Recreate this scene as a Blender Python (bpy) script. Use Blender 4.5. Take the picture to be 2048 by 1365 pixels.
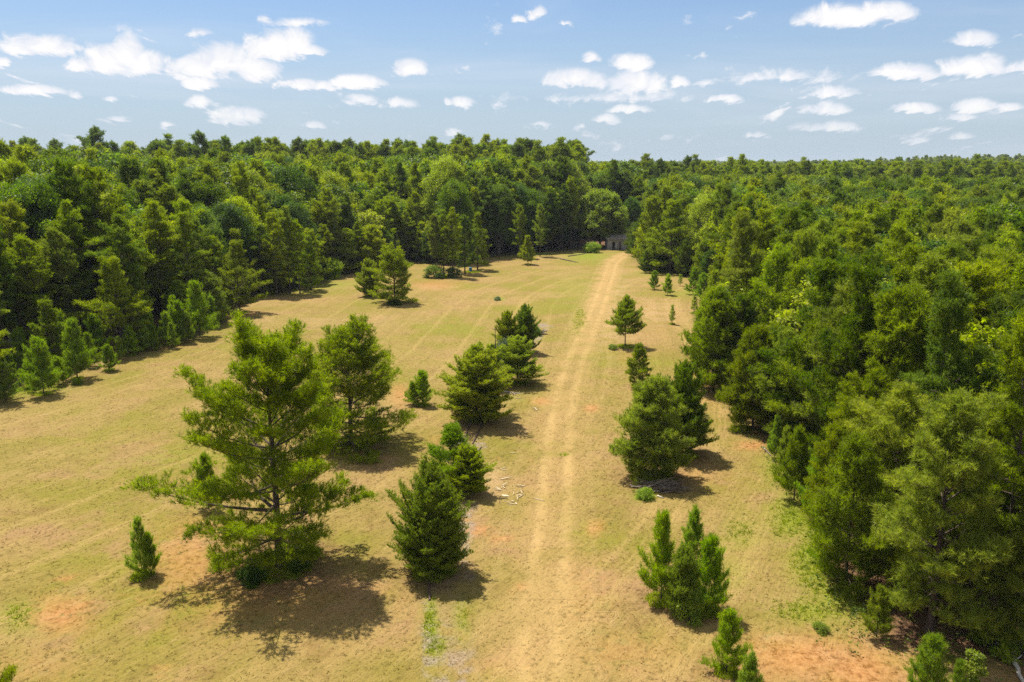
import bpy, math, random
import numpy as np
from math import radians, sin, cos, tan, pi

# ------------------------------------------------------------------ scene, camera, world, sun
scene = bpy.context.scene
for o in list(bpy.data.objects):
    bpy.data.objects.remove(o)
COL = scene.collection
random.seed(7)
R0 = np.random.RandomState(11)

CAM_H = 20.0
PITCH = radians(12.55)
FPX = 1593.0                     # focal length in pixels of the 2048 wide photograph
cam_d = bpy.data.cameras.new('camera')
cam = bpy.data.objects.new('camera', cam_d); COL.objects.link(cam)
cam.location = (0, 0, CAM_H)
cam.rotation_euler = (pi / 2 - PITCH, 0, 0)
cam_d.sensor_width = 36; cam_d.lens = 36 * FPX / 2048
cam_d.clip_start = 0.5; cam_d.clip_end = 60000
scene.camera = cam

SUN_DIR = np.array([-0.33, 0.36, 1.0]); SUN_DIR /= np.linalg.norm(SUN_DIR)
sun_d = bpy.data.lights.new('sun', 'SUN'); sun_d.energy = 4.4; sun_d.angle = radians(0.5)
sun_d.color = (1.0, 0.95, 0.86)
sun = bpy.data.objects.new('sun', sun_d); COL.objects.link(sun)
from mathutils import Vector, Matrix
sun.rotation_euler = Vector(SUN_DIR).to_track_quat('Z', 'Y').to_euler()
sun.location = (-60, 60, 200)

scene.view_settings.view_transform = 'Standard'
scene.view_settings.look = 'None'
scene.view_settings.exposure = 0.95
scene.view_settings.gamma = 1.0
scene.view_settings.use_curve_mapping = False
cy = scene.cycles
cy.max_bounces = 7; cy.diffuse_bounces = 4; cy.glossy_bounces = 2; cy.transmission_bounces = 4
cy.volume_bounces = 0; cy.transparent_max_bounces = 8
cy.use_denoising = False
cy.sample_clamp_indirect = 2.0


class NT:
    """small helper that writes node trees"""
    def __init__(s, tree):
        s.t = tree; s.n = tree.nodes; s.l = tree.links
    def node(s, typ, **kw):
        nd = s.n.new(typ)
        for k, v in kw.items():
            setattr(nd, k, v)
        return nd
    def set(s, sock, v):
        if isinstance(v, bpy.types.NodeSocket):
            s.l.new(v, sock)
        elif v is not None:
            if hasattr(sock.default_value, '__len__'):
                if not hasattr(v, '__len__'):
                    v = (v,) * len(sock.default_value)
                n = len(sock.default_value)
                v = tuple(v) + (1.0,) * (n - len(v)) if len(v) < n else tuple(v)[:n]
            sock.default_value = v
    def m(s, op, a, b=None, c=None, clamp=False):
        nd = s.node('ShaderNodeMath', operation=op, use_clamp=clamp)
        s.set(nd.inputs[0], a)
        if b is not None: s.set(nd.inputs[1], b)
        if c is not None: s.set(nd.inputs[2], c)
        return nd.outputs[0]
    def v(s, op, a, b=None, c=None):
        nd = s.node('ShaderNodeVectorMath', operation=op)
        s.set(nd.inputs[0], a)
        if b is not None: s.set(nd.inputs[1], b)
        if c is not None: s.set(nd.inputs[2], c)
        return nd.outputs['Value'] if op in ('LENGTH', 'DOT_PRODUCT', 'DISTANCE') else nd.outputs[0]
    def mix(s, f, a, b, blend='MIX'):
        nd = s.node('ShaderNodeMix', data_type='RGBA', blend_type=blend)
        s.set(nd.inputs[0], f); s.set(nd.inputs[6], a); s.set(nd.inputs[7], b)
        return nd.outputs[2]
    def step(s, x, lo, hi, a=0.0, b=1.0, smooth=True):
        nd = s.node('ShaderNodeMapRange', interpolation_type='SMOOTHSTEP' if smooth else 'LINEAR', clamp=True)
        for i, q in enumerate((x, lo, hi, a, b)): s.set(nd.inputs[i], q)
        return nd.outputs[0]
    def noise(s, vec, scale, detail=4.0, rough=0.55, dist=0.0, dims='3D'):
        nd = s.node('ShaderNodeTexNoise', noise_dimensions=dims)
        s.set(nd.inputs['Vector'], vec); nd.inputs['Scale'].default_value = scale
        nd.inputs['Detail'].default_value = detail; nd.inputs['Roughness'].default_value = rough
        nd.inputs['Distortion'].default_value = dist
        return nd.outputs['Fac']
    def attr(s, name):
        return s.node('ShaderNodeAttribute', attribute_name=name).outputs['Fac']
    def sep(s, v):
        nd = s.node('ShaderNodeSeparateXYZ'); s.set(nd.inputs[0], v); return nd.outputs
    def comb(s, x, y, z):
        nd = s.node('ShaderNodeCombineXYZ')
        for i, q in enumerate((x, y, z)): s.set(nd.inputs[i], q)
        return nd.outputs[0]


def pix_dir(px, py):
    u = (px - 1024) / FPX; v = (682.5 - py) / FPX
    return np.array([u, cos(PITCH) + v * sin(PITCH), -sin(PITCH) + v * cos(PITCH)])

# fair weather clouds: direction (as a pixel of the photograph), half sizes, thickness
CLOUDS = [
 (75, 88, 92, 24, 1), (215, 112, 66, 36, 1), (250, 98, 44, 44, 1), (290, 122, 48, 26, 1), (165, 126, 34, 18, .8), (440, 112, 72, 34, 1), (395, 130, 88, 24, 1),
 (510, 134, 56, 24, 1), (548, 86, 58, 32, 1), (590, 82, 44, 32, 1), (612, 100, 42, 12, 1), (818, 131, 40, 19, 1),
 (67, 178, 64, 12, 1), (148, 186, 14, 9, .6), (400, 164, 40, 15, 1), (397, 202, 30, 13, 1), (220, 197, 18, 7, .8),
 (232, 237, 32, 8, .7), (483, 228, 52, 18, 1), (455, 242, 44, 8, .7), (337, 250, 16, 6, .8), (628, 248, 24, 8, .8),
 (600, 166, 44, 12, 1), (645, 170, 34, 11, .9), (712, 162, 60, 15, 1), (800, 205, 40, 11, .9), (722, 198, 38, 9, .8),
 (920, 203, 32, 12, 1), (905, 263, 26, 6, .7), (232, 54, 30, 13, .4), (398, 64, 34, 9, .4), (598, 43, 70, 9, .35),
 (8, 124, 20, 10, 1), (1074, 21, 20, 14, .9), (1042, 36, 12, 7, .6), (1133, 47, 15, 6, .5), (1265, 122, 48, 17, 1),
 (1182, 114, 20, 11, .9), (1145, 152, 76, 20, 1), (1265, 160, 72, 24, 1), (1360, 161, 20, 12, .8), (1410, 163, 26, 9, .5),
 (1690, 30, 92, 24, 1), (1765, 20, 70, 20, 1), (1948, 75, 52, 17, 1), (1812, 141, 72, 17, 1), (1950, 128, 74, 24, 1), (2050, 132, 60, 14, .8),
 (1452, 196, 36, 9, 1), (1652, 216, 52, 15, 1), (1828, 214, 54, 12, 1), (1950, 210, 52, 17, 1), (2015, 212, 40, 9, .8), (1918, 233, 46, 8, .7),
 (1655, 252, 78, 11, .8), (1265, 217, 44, 9, .8), (1215, 236, 26, 10, .9), (1077, 249, 30, 9, .9), (1515, 269, 28, 7, .6),
 (1665, 180, 78, 14, .45), (1835, 279, 32, 7, .7), (1925, 271, 28, 8, .6), (1560, 150, 170, 17, .36), (1240, 192, 210, 12, .2)]

world = bpy.data.worlds.new('World'); scene.world = world; world.use_nodes = True
def build_world():
    w = NT(world.node_tree)
    for nd in list(w.n): w.n.remove(nd)
    geo = w.node('ShaderNodeTexCoord').outputs['Generated']
    sky = w.node('ShaderNodeTexSky', sky_type='NISHITA', sun_disc=False)
    sky.sun_elevation = math.asin(SUN_DIR[2]); sky.sun_rotation = math.atan2(SUN_DIR[0], SUN_DIR[1]) % (2 * pi)
    sky.altitude = 50; sky.air_density = 1.0; sky.dust_density = 0.25; sky.ozone_density = 2.2
    bg1 = w.node('ShaderNodeBackground'); w.l.new(w.mix(1.0, sky.outputs[0], (.90, 1.0, 1.14, 1), 'MULTIPLY'), bg1.inputs[0]); bg1.inputs[1].default_value = 0.056
    x, y, z = w.sep(geo)
    yc = w.m('MAXIMUM', y, 0.05)
    u = w.m('DIVIDE', x, yc); h = w.m('DIVIDE', z, yc)
    # thin the layer towards the horizon by stretching the vertical axis of the noise
    P = w.comb(u, h, 0.0)
    hs = w.m('POWER', w.m('MAXIMUM', h, 0.001), 0.62)
    Q = w.comb(w.m('DIVIDE', u, w.m('ADD', w.m('MULTIPLY', h, 1.5), 0.22)), w.m('MULTIPLY', hs, 3.0), 0.0)
    n1 = w.noise(Q, 15.0, 9, .6, 0.2, '2D')
    n2 = w.noise(P, 26.0, 8, .64, 0.5, '2D')
    warp = w.comb(w.m('MULTIPLY', w.m('SUBTRACT', n2, .5), 0.022), w.m('MULTIPLY', w.m('SUBTRACT', n1, .5), 0.014), 0.0)
    PW = w.v('ADD', P, warp)
    acc = None
    for (px, py, rx, ry, cap) in CLOUDS:
        d = pix_dir(px, py + ry * 0.5); cu, ch = d[0] / d[1], d[2] / d[1]
        sx = FPX / (rx * 1.12); sy = FPX / (ry * 1.5)
        q = w.v('MULTIPLY_ADD', PW, (sx, sy, 0), (-cu * sx, -ch * sy, 0))
        q = w.v('MAXIMUM', q, w.v('MULTIPLY', q, (1, -2.1, 0)))
        m_ = w.m('SUBTRACT', 1.0, w.v('LENGTH', q))
        if cap < 1: m_ = w.m('MULTIPLY', m_, 0.25 + .6 * cap)
        acc = m_ if acc is None else w.m('MAXIMUM', acc, m_)
    # generic far off puffs
    n3 = w.noise(Q, 4.6, 6, .58, 0.1, '2D')
    acc = w.m('MAXIMUM', acc, w.m('MULTIPLY', w.m('SUBTRACT', n3, 0.645), 3.0))
    f = w.m('ADD', acc, w.m('MULTIPLY', w.m('SUBTRACT', n1, 0.53), 0.75))
    f = w.m('ADD', f, w.m('MULTIPLY', w.m('SUBTRACT', n2, 0.5), 0.80))
    a = w.step(f, -0.03, 0.42)
    # streaky high veil
    V = w.comb(w.m('MULTIPLY', u, 1.2), w.m('MULTIPLY', h, 9.0), 3.0)
    n4 = w.noise(V, 1.6, 7, .6, 0.8)
    veil = w.m('MULTIPLY', w.step(n4, 0.42, 0.8), w.step(h, 0.30, 0.06, 0.08, 0.36))
    a = w.m('MAXIMUM', a, veil)
    a = w.m('MULTIPLY', a, w.step(y, 0.05, 0.2))
    a = w.m('MULTIPLY', a, w.step(h, 0.0, 0.10, 0.45, 1.0))
    # unseen cloud overhead, added as fill light for the shadows
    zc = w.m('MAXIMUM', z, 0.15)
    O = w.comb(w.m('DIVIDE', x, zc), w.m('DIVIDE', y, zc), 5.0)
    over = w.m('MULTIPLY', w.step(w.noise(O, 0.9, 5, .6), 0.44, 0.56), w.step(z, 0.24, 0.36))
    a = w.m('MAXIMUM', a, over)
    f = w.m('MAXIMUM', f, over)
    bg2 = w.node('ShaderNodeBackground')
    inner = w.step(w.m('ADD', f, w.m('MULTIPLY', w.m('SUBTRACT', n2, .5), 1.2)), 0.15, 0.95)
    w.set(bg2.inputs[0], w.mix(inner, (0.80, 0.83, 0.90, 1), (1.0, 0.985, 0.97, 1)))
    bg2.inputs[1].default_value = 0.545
    bg3 = w.node('ShaderNodeBackground'); bg3.inputs[0].default_value = (0.60, 0.73, 0.87, 1); bg3.inputs[1].default_value = 0.43
    hz = w.m('MULTIPLY', w.step(z, 0.26, -0.02, 0.0, 0.92), w.step(y, -1, 0.3, .6, 1.0))
    m0 = w.node('ShaderNodeMixShader'); w.l.new(hz, m0.inputs[0]); w.l.new(bg1.outputs[0], m0.inputs[1]); w.l.new(bg3.outputs[0], m0.inputs[2])
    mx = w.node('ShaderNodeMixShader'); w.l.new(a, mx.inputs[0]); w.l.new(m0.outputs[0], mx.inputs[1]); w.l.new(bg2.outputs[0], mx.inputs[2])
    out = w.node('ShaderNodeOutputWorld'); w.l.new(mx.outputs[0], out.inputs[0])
build_world()
world.cycles.sampling_method = 'MANUAL'; world.cycles.sample_map_resolution = 256

# ------------------------------------------------------------------ placing by the photograph's pixels
def gz(x, y):
    """terrain height"""
    x = np.asarray(x, float); y = np.asarray(y, float)
    z = 0.16 * np.sin(x * 0.11 + 0.7) * np.sin(y * 0.083) + 0.06 * np.sin(x * 0.31 + y * 0.17)
    z = z + 9.5 * np.exp(-(((x - 500) / 190) ** 2 + ((y - 780) / 170) ** 2))
    z = z - 3.0 * (1 / (1 + np.exp(-(y - 260) / 40))) * (1 / (1 + np.exp((y - 1300) / 200)))
    z = z + 7.5 * (1 / (1 + np.exp(-(y - 2300) / 220)))
    return z

def at(px, py):
    d = pix_dir(px, py); t = -CAM_H / d[2]
    return d[0] * t, d[1] * t

def h_at(y, topy):
    v = (682.5 - topy) / FPX
    return CAM_H + y * (v * cos(PITCH) - sin(PITCH)) / (cos(PITCH) + v * sin(PITCH))

def to_px(x, y, z):
    f = y * cos(PITCH) - (z - CAM_H) * sin(PITCH); u = y * sin(PITCH) + (z - CAM_H) * cos(PITCH)
    f = np.maximum(f, 0.1)
    return 1024 + FPX * x / f, 682.5 - FPX * u / f

LEFT_PX = [(0, 790), (110, 752), (240, 715), (330, 690), (430, 655), (455, 625), (520, 592), (620, 572), (690, 548), (760, 540), (830, 520), (900, 528), (960, 515), (1060, 503), (1160, 497), (1215, 497), (1262, 498)]
RIGHT_PX = [(1268, 512), (1300, 540), (1400, 556), (1425, 585), (1400, 640), (1395, 735), (1440, 775), (1475, 830), (1530, 880), (1565, 940), (1600, 1010), (1625, 1060), (1640, 1150), (1690, 1190), (1740, 1260), (1760, 1290), (1850, 1325), (2048, 1345)]
LEFT = np.array([(-120, -60), (-75, 20)] + [at(*p) for p in LEFT_PX])
RIGHT = np.array([at(*p) for p in RIGHT_PX] + [(40, 10), (60, -60)])
FIELD = np.vstack([LEFT, RIGHT])
TRACK = np.array([(2.5, -20)] + [at(*p) for p in [(1082, 1365), (1088, 1200), (1100, 1100), (1108, 1000), (1114, 900), (1127, 800), (1150, 720), (1180, 650), (1202, 590), (1216, 550), (1226, 522), (1246, 508), (1262, 503)]])
STRIP = np.array([at(*p) for p in [(900, 1400), (896, 1300), (893, 1180), (915, 1010), (945, 870), (985, 770), (1040, 705), (1075, 665), (1105, 637)]])
MOW = np.array([(-120, -60), (-75, 20)] + [at(*p) for p in [(0, 790), (330, 690), (620, 572), (860, 520), (1060, 503), (1262, 498)]])

def smooth_line(P, n=8):
    P = np.asarray(P, float); out = []
    Q = np.vstack([2 * P[0] - P[1], P, 2 * P[-1] - P[-2]])
    for i in range(1, len(Q) - 2):
        for k in range(n):
            t = k / n
            out.append(0.5 * ((2 * Q[i]) + (-Q[i - 1] + Q[i + 1]) * t + (2 * Q[i - 1] - 5 * Q[i] + 4 * Q[i + 1] - Q[i + 2]) * t * t + (-Q[i - 1] + 3 * Q[i] - 3 * Q[i + 1] + Q[i + 2]) * t ** 3))
    out.append(P[-1]); return np.array(out)
TRACK = smooth_line(TRACK, 4); STRIP_S = smooth_line(STRIP, 3); MOW_S = smooth_line(MOW, 3)

def line_dist(x, y, P):
    """signed distance (positive on the +x side) to a polyline and the arc length of the nearest point"""
    best = np.full(x.shape, 1e18); sgn = np.ones(x.shape); arc = np.zeros(x.shape); L = 0.0
    for (x0, y0), (x1, y1) in zip(P[:-1], P[1:]):
        dx, dy = x1 - x0, y1 - y0; l2 = dx * dx + dy * dy
        t = np.clip(((x - x0) * dx + (y - y0) * dy) / l2, 0, 1)
        ex = x - (x0 + t * dx); ey = y - (y0 + t * dy); d = ex * ex + ey * ey
        m = d < best
        best = np.where(m, d, best); sgn = np.where(m, np.sign(ex * dy - ey * dx + 1e-9), sgn)
        arc = np.where(m, L + t * math.sqrt(l2), arc); L += math.sqrt(l2)
    return np.sqrt(best) * sgn, arc

def inside(x, y, P):
    c = np.zeros(x.shape, bool); n = len(P)
    for i in range(n):
        x0, y0 = P[i]; x1, y1 = P[(i + 1) % n]
        if y0 == y1: continue
        c ^= ((y0 > y) != (y1 > y)) & (x < (x1 - x0) * (y - y0) / (y1 - y0) + x0)
    return c

FIELD_C = np.vstack([FIELD, FIELD[:1]])
def depth(x, y):
    """positive inside the wood: metres from the field's edge"""
    d, _ = line_dist(x, y, FIELD_C); d = np.abs(d)
    return np.where(inside(x, y, FIELD), -d, d)

def blob(x, y, lst):
    v = np.zeros(x.shape)
    for (px, py, rx, ry, s) in lst:
        cx, cy_ = at(px, py); z = cy_ * cos(PITCH) + CAM_H * sin(PITCH)
        ax = rx * z / FPX; ay = ry * z * z / (FPX * CAM_H)
        # lengthwise distances follow the viewing ray
        k = cx / cy_
        X = (x - cx) - k * (y - cy_)
        v = np.maximum(v, s * np.exp(-((X / ax) ** 2 + ((y - cy_) / ay) ** 2) * 1.2))
    return v

CLAY = [(120, 1225, 60, 40, .9), (380, 1130, 110, 80, .62), (400, 1060, 60, 25, .6), (430, 1180, 190, 60, .35), (540, 1180, 230, 80, .5), (160, 1205, 25, 14, .9), (130, 1155, 20, 10, .8),
        (1182, 814, 16, 9, 1.0), (1190, 1056, 20, 20, .9), (1085, 800, 26, 9, 1.0), (1045, 1175, 26, 9, .8), (1005, 1078, 26, 9, .9), (1150, 1190, 80, 100, .3),
        (1600, 1320, 150, 55, .95), (1720, 1345, 110, 60, .95), (1510, 1295, 60, 30, .55), (1500, 1360, 60, 40, .6), (870, 570, 60, 12, .62), (800, 790, 25, 25, .7), (960, 1060, 30, 10, .9),
        (1505, 890, 40, 12, .9), (1360, 950, 90, 20, .5), (1290, 640, 70, 60, .18), (1240, 1310, 160, 50, .35), (880, 880, 30, 14, .4), (1010, 1330, 90, 30, .25), (1265, 715, 40, 12, .35), (470, 625, 40, 10, .5), (300, 690, 80, 8, .45),
        (60, 1330, 120, 40, .3), (1430, 740, 40, 60, .6)]
GREEN = [(1640, 1100, 60, 90, .95), (1590, 1030, 60, 55, .8), (1700, 1180, 90, 50, .8), (1620, 1220, 100, 40, .65), (862, 1250, 16, 75, 1.0), (872, 1290, 26, 28, .8), (925, 1240, 22, 60, .45), (1150, 575, 60, 40, .35), (1175, 510, 50, 12, .9),
         (1160, 640, 20, 40, .5), (1330, 545, 60, 8, .7), (1480, 1060, 60, 50, .45), (1290, 985, 30, 14, .8), (60, 770, 80, 20, .8), (640, 570, 80, 10, .7), (1000, 597, 10, 4, .9), (1060, 505, 60, 5, .7), (900, 700, 300, 100, .10),
         (150, 850, 240, 80, .12), (30, 1230, 50, 40, .55), (1130, 905, 10, 3, .9), (1460, 1150, 50, 50, .4), (700, 1090, 60, 30, .1), (1400, 585, 40, 10, .7), (1920, 1310, 110, 30, .7), (1550, 930, 30, 50, .5)]
LITTER = [(562, 1132, 3.2), (712, 888, 2.4), (285, 1152, .9), (868, 1142, 2.0), (912, 958, 1.3), (845, 812, 1.0), (953, 838, 1.6), (1035, 765, 1.7), (1048, 706, 1.2), (1250, 695, 1.6), (1277, 772, 1.2),
          (1306, 952, 2.6), (1363, 908, 2.0), (1344, 648, .6), (1388, 627, .7), (1322, 1205, 1.3), (1385, 1200, 1.5), (1415, 1228, 1.2), (1452, 1352, .9), (790, 606, 2.4), (738, 594, 1.6), (480, 626, 2.2), (155, 757, 1.0), (88, 786, 1.1), (218, 742, .8), (262, 713, .9), (888, 552, 3.5), (945, 542, 3.0), (1056, 528, 1.2)]
PALE = [(1225, 640, 60, 60, .5), (1240, 580, 30, 40, .4), (1300, 625, 60, 30, .5), (1540, 1290, 60, 14, .9), (1640, 1320, 60, 10, .7), (1010, 790, 50, 8, .7), (985, 960, 26, 50, .6), (640, 640, 300, 14, .2), (870, 575, 50, 6, .5)]

def field_attrs(x, y):
    trk, _ = line_dist(x, y, TRACK); mow, _ = line_dist(x, y, MOW_S); st, sarc = line_dist(x, y, STRIP_S)
    dp = depth(x, y)
    lit = np.zeros(x.shape)
    for (px, py, r) in LITTER:
        cx, cy_ = at(px, py); lit = np.maximum(lit, np.clip(1.35 - np.hypot(x - cx, y - cy_) / r, 0, 1))
    stripend = np.clip((np.linalg.norm(STRIP_S[1:] - STRIP_S[:-1], axis=1).sum() - sarc) / 4, 0, 1)
    return dict(track=np.clip(trk, -40, 40), mow=np.clip(mow, -200, 200), strip=np.clip(np.abs(st), 0, 20) + (1 - stripend) * 3, wood=np.clip(dp, -20, 20),
                clay=blob(x, y, CLAY), green=blob(x, y, GREEN), pale=blob(x, y, PALE), litter=lit)

def add_attrs(me, x, y):
    for k, v in field_attrs(x, y).items():
        a = me.attributes.new(k, 'FLOAT', 'POINT'); a.data.foreach_set('value', np.ascontiguousarray(v, np.float32))

# ------------------------------------------------------------------ mesh helpers
def np_mesh(name, V, F, mats=(), mat_idx=None, smooth=False):
    me = bpy.data.meshes.new(name)
    V = np.ascontiguousarray(V, np.float32); F = np.ascontiguousarray(F, np.int32)
    n, k = F.shape
    me.vertices.add(len(V)); me.vertices.foreach_set('co', V.ravel())
    me.loops.add(n * k); me.loops.foreach_set('vertex_index', F.ravel())
    me.polygons.add(n); me.polygons.foreach_set('loop_start', np.arange(n, dtype=np.int32) * k)
    if mat_idx is not None: me.polygons.foreach_set('material_index', np.ascontiguousarray(mat_idx, np.int32))
    me.polygons.foreach_set('use_smooth', np.full(n, smooth))
    me.update(calc_edges=True)
    for m in mats: me.materials.append(m)
    return me

def tubes(lines, sides=5):
    """lines: list of (points Nx3, radii N) -> V, F (quads)"""
    V = []; F = []; off = 0
    for P, r in lines:
        P = np.asarray(P, float); n = len(P); r = np.asarray(r, float)
        T = np.gradient(P, axis=0); T /= np.linalg.norm(T, axis=1)[:, None] + 1e-9
        ref = np.array([0, 0, 1.0]) if abs(T[0, 2]) < 0.9 else np.array([1.0, 0, 0])
        A = np.cross(T, ref); A /= np.linalg.norm(A, axis=1)[:, None] + 1e-9
        B = np.cross(T, A)
        s = sides if r[0] > 0.03 else 3
        if r[0] > 0.09: s = max(sides, 8)
        ang = np.arange(s) * 2 * pi / s
        ring = P[:, None, :] + r[:, None, None] * (A[:, None, :] * np.cos(ang)[None, :, None] + B[:, None, :] * np.sin(ang)[None, :, None])
        V.append(ring.reshape(-1, 3))
        i = np.arange(n - 1)[:, None] * s; j = np.arange(s)[None, :]; j2 = (j + 1) % s
        F.append((np.stack([i + j, i + j2, i + s + j2, i + s + j], -1).reshape(-1, 4)) + off)
        off += n * s
    return np.vstack(V), np.vstack(F)

def unit(v): return v / (np.linalg.norm(v, axis=-1, keepdims=True) + 1e-9)

def needles(rng, pos, dr, size, K, width, spread=0.75, fwd=0.7):
    """tufts of long needles: one thin triangle each"""
    N = len(pos)
    d = unit(dr[:, None, :] * fwd + rng.normal(0, spread * 0.6, (N, K, 3)))
    L = size[:, None] * rng.uniform(0.65, 1.1, (N, K))
    base = pos[:, None, :] + dr[:, None, :] * (rng.uniform(-0.45, 0.35, (N, K)) * size[:, None])[..., None]
    tip = base + d * L[..., None]
    tip[..., 2] -= 0.06 * L
    w = unit(np.cross(d, rng.normal(0, 1, (N, K, 3)))) * (width * L)[..., None] * 0.5
    V = np.stack([base - w, base + w, tip], 2).reshape(-1, 3)
    F = np.arange(N * K * 3, dtype=np.int32).reshape(-1, 3)
    return V, F

def leaves(rng, pos, nrm, size, K, spread, aspect=0.62, tri=False):
    """clumps of leaves: diamonds"""
    N = len(pos)
    c = pos[:, None, :] + rng.normal(0, 1, (N, K, 3)) * spread
    n = unit(nrm[:, None, :] * 0.9 + rng.normal(0, 0.7, (N, K, 3)))
    a = unit(np.cross(n, rng.normal(0, 1, (N, K, 3)))); b = np.cross(n, a)
    s = size[:, None, None] * rng.uniform(0.6, 1.25, (N, K, 1))
    V = np.stack([c - a * s, c - b * s * aspect, c + a * s, c + b * s * aspect], 2).reshape(-1, 3)
    F = np.arange(N * K * 4, dtype=np.int32).reshape(-1, 4)
    return V, F

# ------------------------------------------------------------------ materials
def new_mat(name):
    m = bpy.data.materials.new(name); m.use_nodes = True
    t = NT(m.node_tree)
    for nd in list(t.n): t.n.remove(nd)
    out = t.node('ShaderNodeOutputMaterial')
    return m, t, out

def leaf_mat(name, c1, c2, trans=0.50, rough=0.5, hue=0.009, val=0.35, noise=1.1, tcol=(1.5, 1.7, 0.5)):
    m, t, out = new_mat(name)
    oi = t.node('ShaderNodeObjectInfo')
    co = t.node('ShaderNodeTexCoord').outputs['Object']
    n = t.noise(co, noise, 3, .6)
    col = t.mix(t.step(n, 0.32, 0.68), c1, c2)
    rnd = oi.outputs['Random']
    hs = t.node('ShaderNodeHueSaturation')
    t.set(hs.inputs['Hue'], t.m('ADD', t.m('MULTIPLY', t.m('SUBTRACT', rnd, .5), hue * 2), .5))
    r2 = t.m('FRACT', t.m('MULTIPLY', rnd, 17.31))
    t.set(hs.inputs['Value'], t.m('ADD', t.m('MULTIPLY', t.m('SUBTRACT', r2, .5), val), 1.0))
    r3 = t.m('FRACT', t.m('MULTIPLY', rnd, 41.7))
    t.set(hs.inputs['Saturation'], t.m('ADD', t.m('MULTIPLY', t.m('SUBTRACT', r3, .5), .2), 1.0))
    t.set(hs.inputs['Color'], col)
    c = hs.outputs[0]
    d = t.node('ShaderNodeBsdfPrincipled'); t.set(d.inputs['Base Color'], c); d.inputs['Roughness'].default_value = rough
    d.inputs['Specular IOR Level'].default_value = 0.2
    tr = t.node('ShaderNodeBsdfTranslucent'); t.set(tr.inputs[0], t.mix(1.0, c, tcol + (1,), 'MULTIPLY'))
    mx = t.node('ShaderNodeMixShader'); mx.inputs[0].default_value = trans
    t.l.new(d.outputs[0], mx.inputs[1]); t.l.new(tr.outputs[0], mx.inputs[2]); t.l.new(mx.outputs[0], out.inputs[0])
    return m

def plain_mat(name, c1, c2, scale=4, rough=0.85, bump=0.3, detail=5, stretch=(1, 1, 1)):
    m, t, out = new_mat(name)
    co = t.v('MULTIPLY', t.node('ShaderNodeTexCoord').outputs['Object'], stretch)
    n = t.noise(co, scale, detail, .6)
    d = t.node('ShaderNodeBsdfPrincipled')
    t.set(d.inputs['Base Color'], t.mix(t.step(n, .3, .7), c1, c2)); d.inputs['Roughness'].default_value = rough
    b = t.node('ShaderNodeBump'); b.inputs['Strength'].default_value = bump; b.inputs['Distance'].default_value = 0.03
    t.l.new(n, b.inputs['Height']); t.l.new(b.outputs[0], d.inputs['Normal'])
    t.l.new(d.outputs[0], out.inputs[0]); return m

M = {}
M['pine'] = leaf_mat('pine_needles', (0.130, 0.170, 0.004), (0.272, 0.305, 0.006))
M['pine_open'] = leaf_mat('open_pine_needles', (0.14, 0.185, 0.004), (0.295, 0.33, 0.006), val=0.08, hue=.004, noise=1.6)
M['pine_dark'] = leaf_mat('pine_needles_dark', (0.068, 0.112, 0.006), (0.168, 0.208, 0.008))
M['pine_yellow'] = leaf_mat('pine_needles_yellow', (0.165, 0.2, 0.003), (0.325, 0.35, 0.005))
M['pine_young'] = leaf_mat('young_pine_needles', (0.14, 0.22, 0.005), (0.275, 0.345, 0.008), noise=3)
M['cedar'] = leaf_mat('cedar_sprays', (0.19, 0.235, 0.008), (0.33, 0.36, 0.012), trans=.45, noise=2)
M['cedar_dark'] = leaf_mat('dark_cedar_sprays', (0.115, 0.17, 0.009), (0.235, 0.285, 0.014), trans=.4, noise=2)
M['grey_green'] = leaf_mat('grey_green_leaves', (0.10, 0.14, 0.07), (0.17, 0.22, 0.12), trans=.3)
M['broad'] = leaf_mat('broad_leaves', (0.075, 0.125, 0.008), (0.165, 0.215, 0.01))
M['broad_dark'] = leaf_mat('dark_broad_leaves', (0.038, 0.08, 0.012), (0.095, 0.15, 0.014))
M['broad_yellow'] = leaf_mat('yellow_green_leaves', (0.19, 0.225, 0.004), (0.35, 0.37, 0.006))
M['lime'] = leaf_mat('lime_leaves', (0.16, 0.24, 0.012), (0.30, 0.36, 0.02))
M['bark'] = plain_mat('pine_bark', (0.045, 0.030, 0.022, 1), (0.125, 0.085, 0.062, 1), 6, .95, .8, stretch=(3, 3, .6))
M['bark_grey'] = plain_mat('grey_bark', (0.12, 0.105, 0.09, 1), (0.24, 0.21, 0.18, 1), 6, .95, .6, stretch=(3, 3, .6))
M['deadwood'] = plain_mat('bleached_wood', (0.36, 0.32, 0.27, 1), (0.62, 0.57, 0.49, 1), 5, .9, .4, stretch=(3, 3, .6))
M['darkstick'] = plain_mat('charred_wood', (0.05, 0.035, 0.025, 1), (0.12, 0.09, 0.065, 1), 5, .9, .4)
M['brushwood'] = plain_mat('brushwood', (0.10, 0.075, 0.055, 1), (0.22, 0.17, 0.13, 1), 5, .9, .4)
M['chip'] = plain_mat('splintered_wood', (0.36, 0.27, 0.15, 1), (0.52, 0.42, 0.27, 1), 9, .8, .3)
M['rust'] = plain_mat('rusted_metal', (0.05, 0.032, 0.024, 1), (0.14, 0.08, 0.05, 1), 9, .85, .4)
M['planks'] = plain_mat('weathered_boards', (0.24, 0.23, 0.22, 1), (0.46, 0.44, 0.42, 1), 7, .9, .5, stretch=(4, 4, .4))
M['shed_roof'] = plain_mat('old_tin_roof', (0.16, 0.13, 0.11, 1), (0.30, 0.25, 0.21, 1), 5, .7, .3)
M['inside'] = plain_mat('dark_interior_boards', (0.05, 0.045, 0.04, 1), (0.09, 0.08, 0.07, 1), 5, .9, .3)
M['door_brown'] = plain_mat('brown_door', (0.10, 0.07, 0.05, 1), (0.19, 0.14, 0.10, 1), 5, .9, .3)
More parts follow.
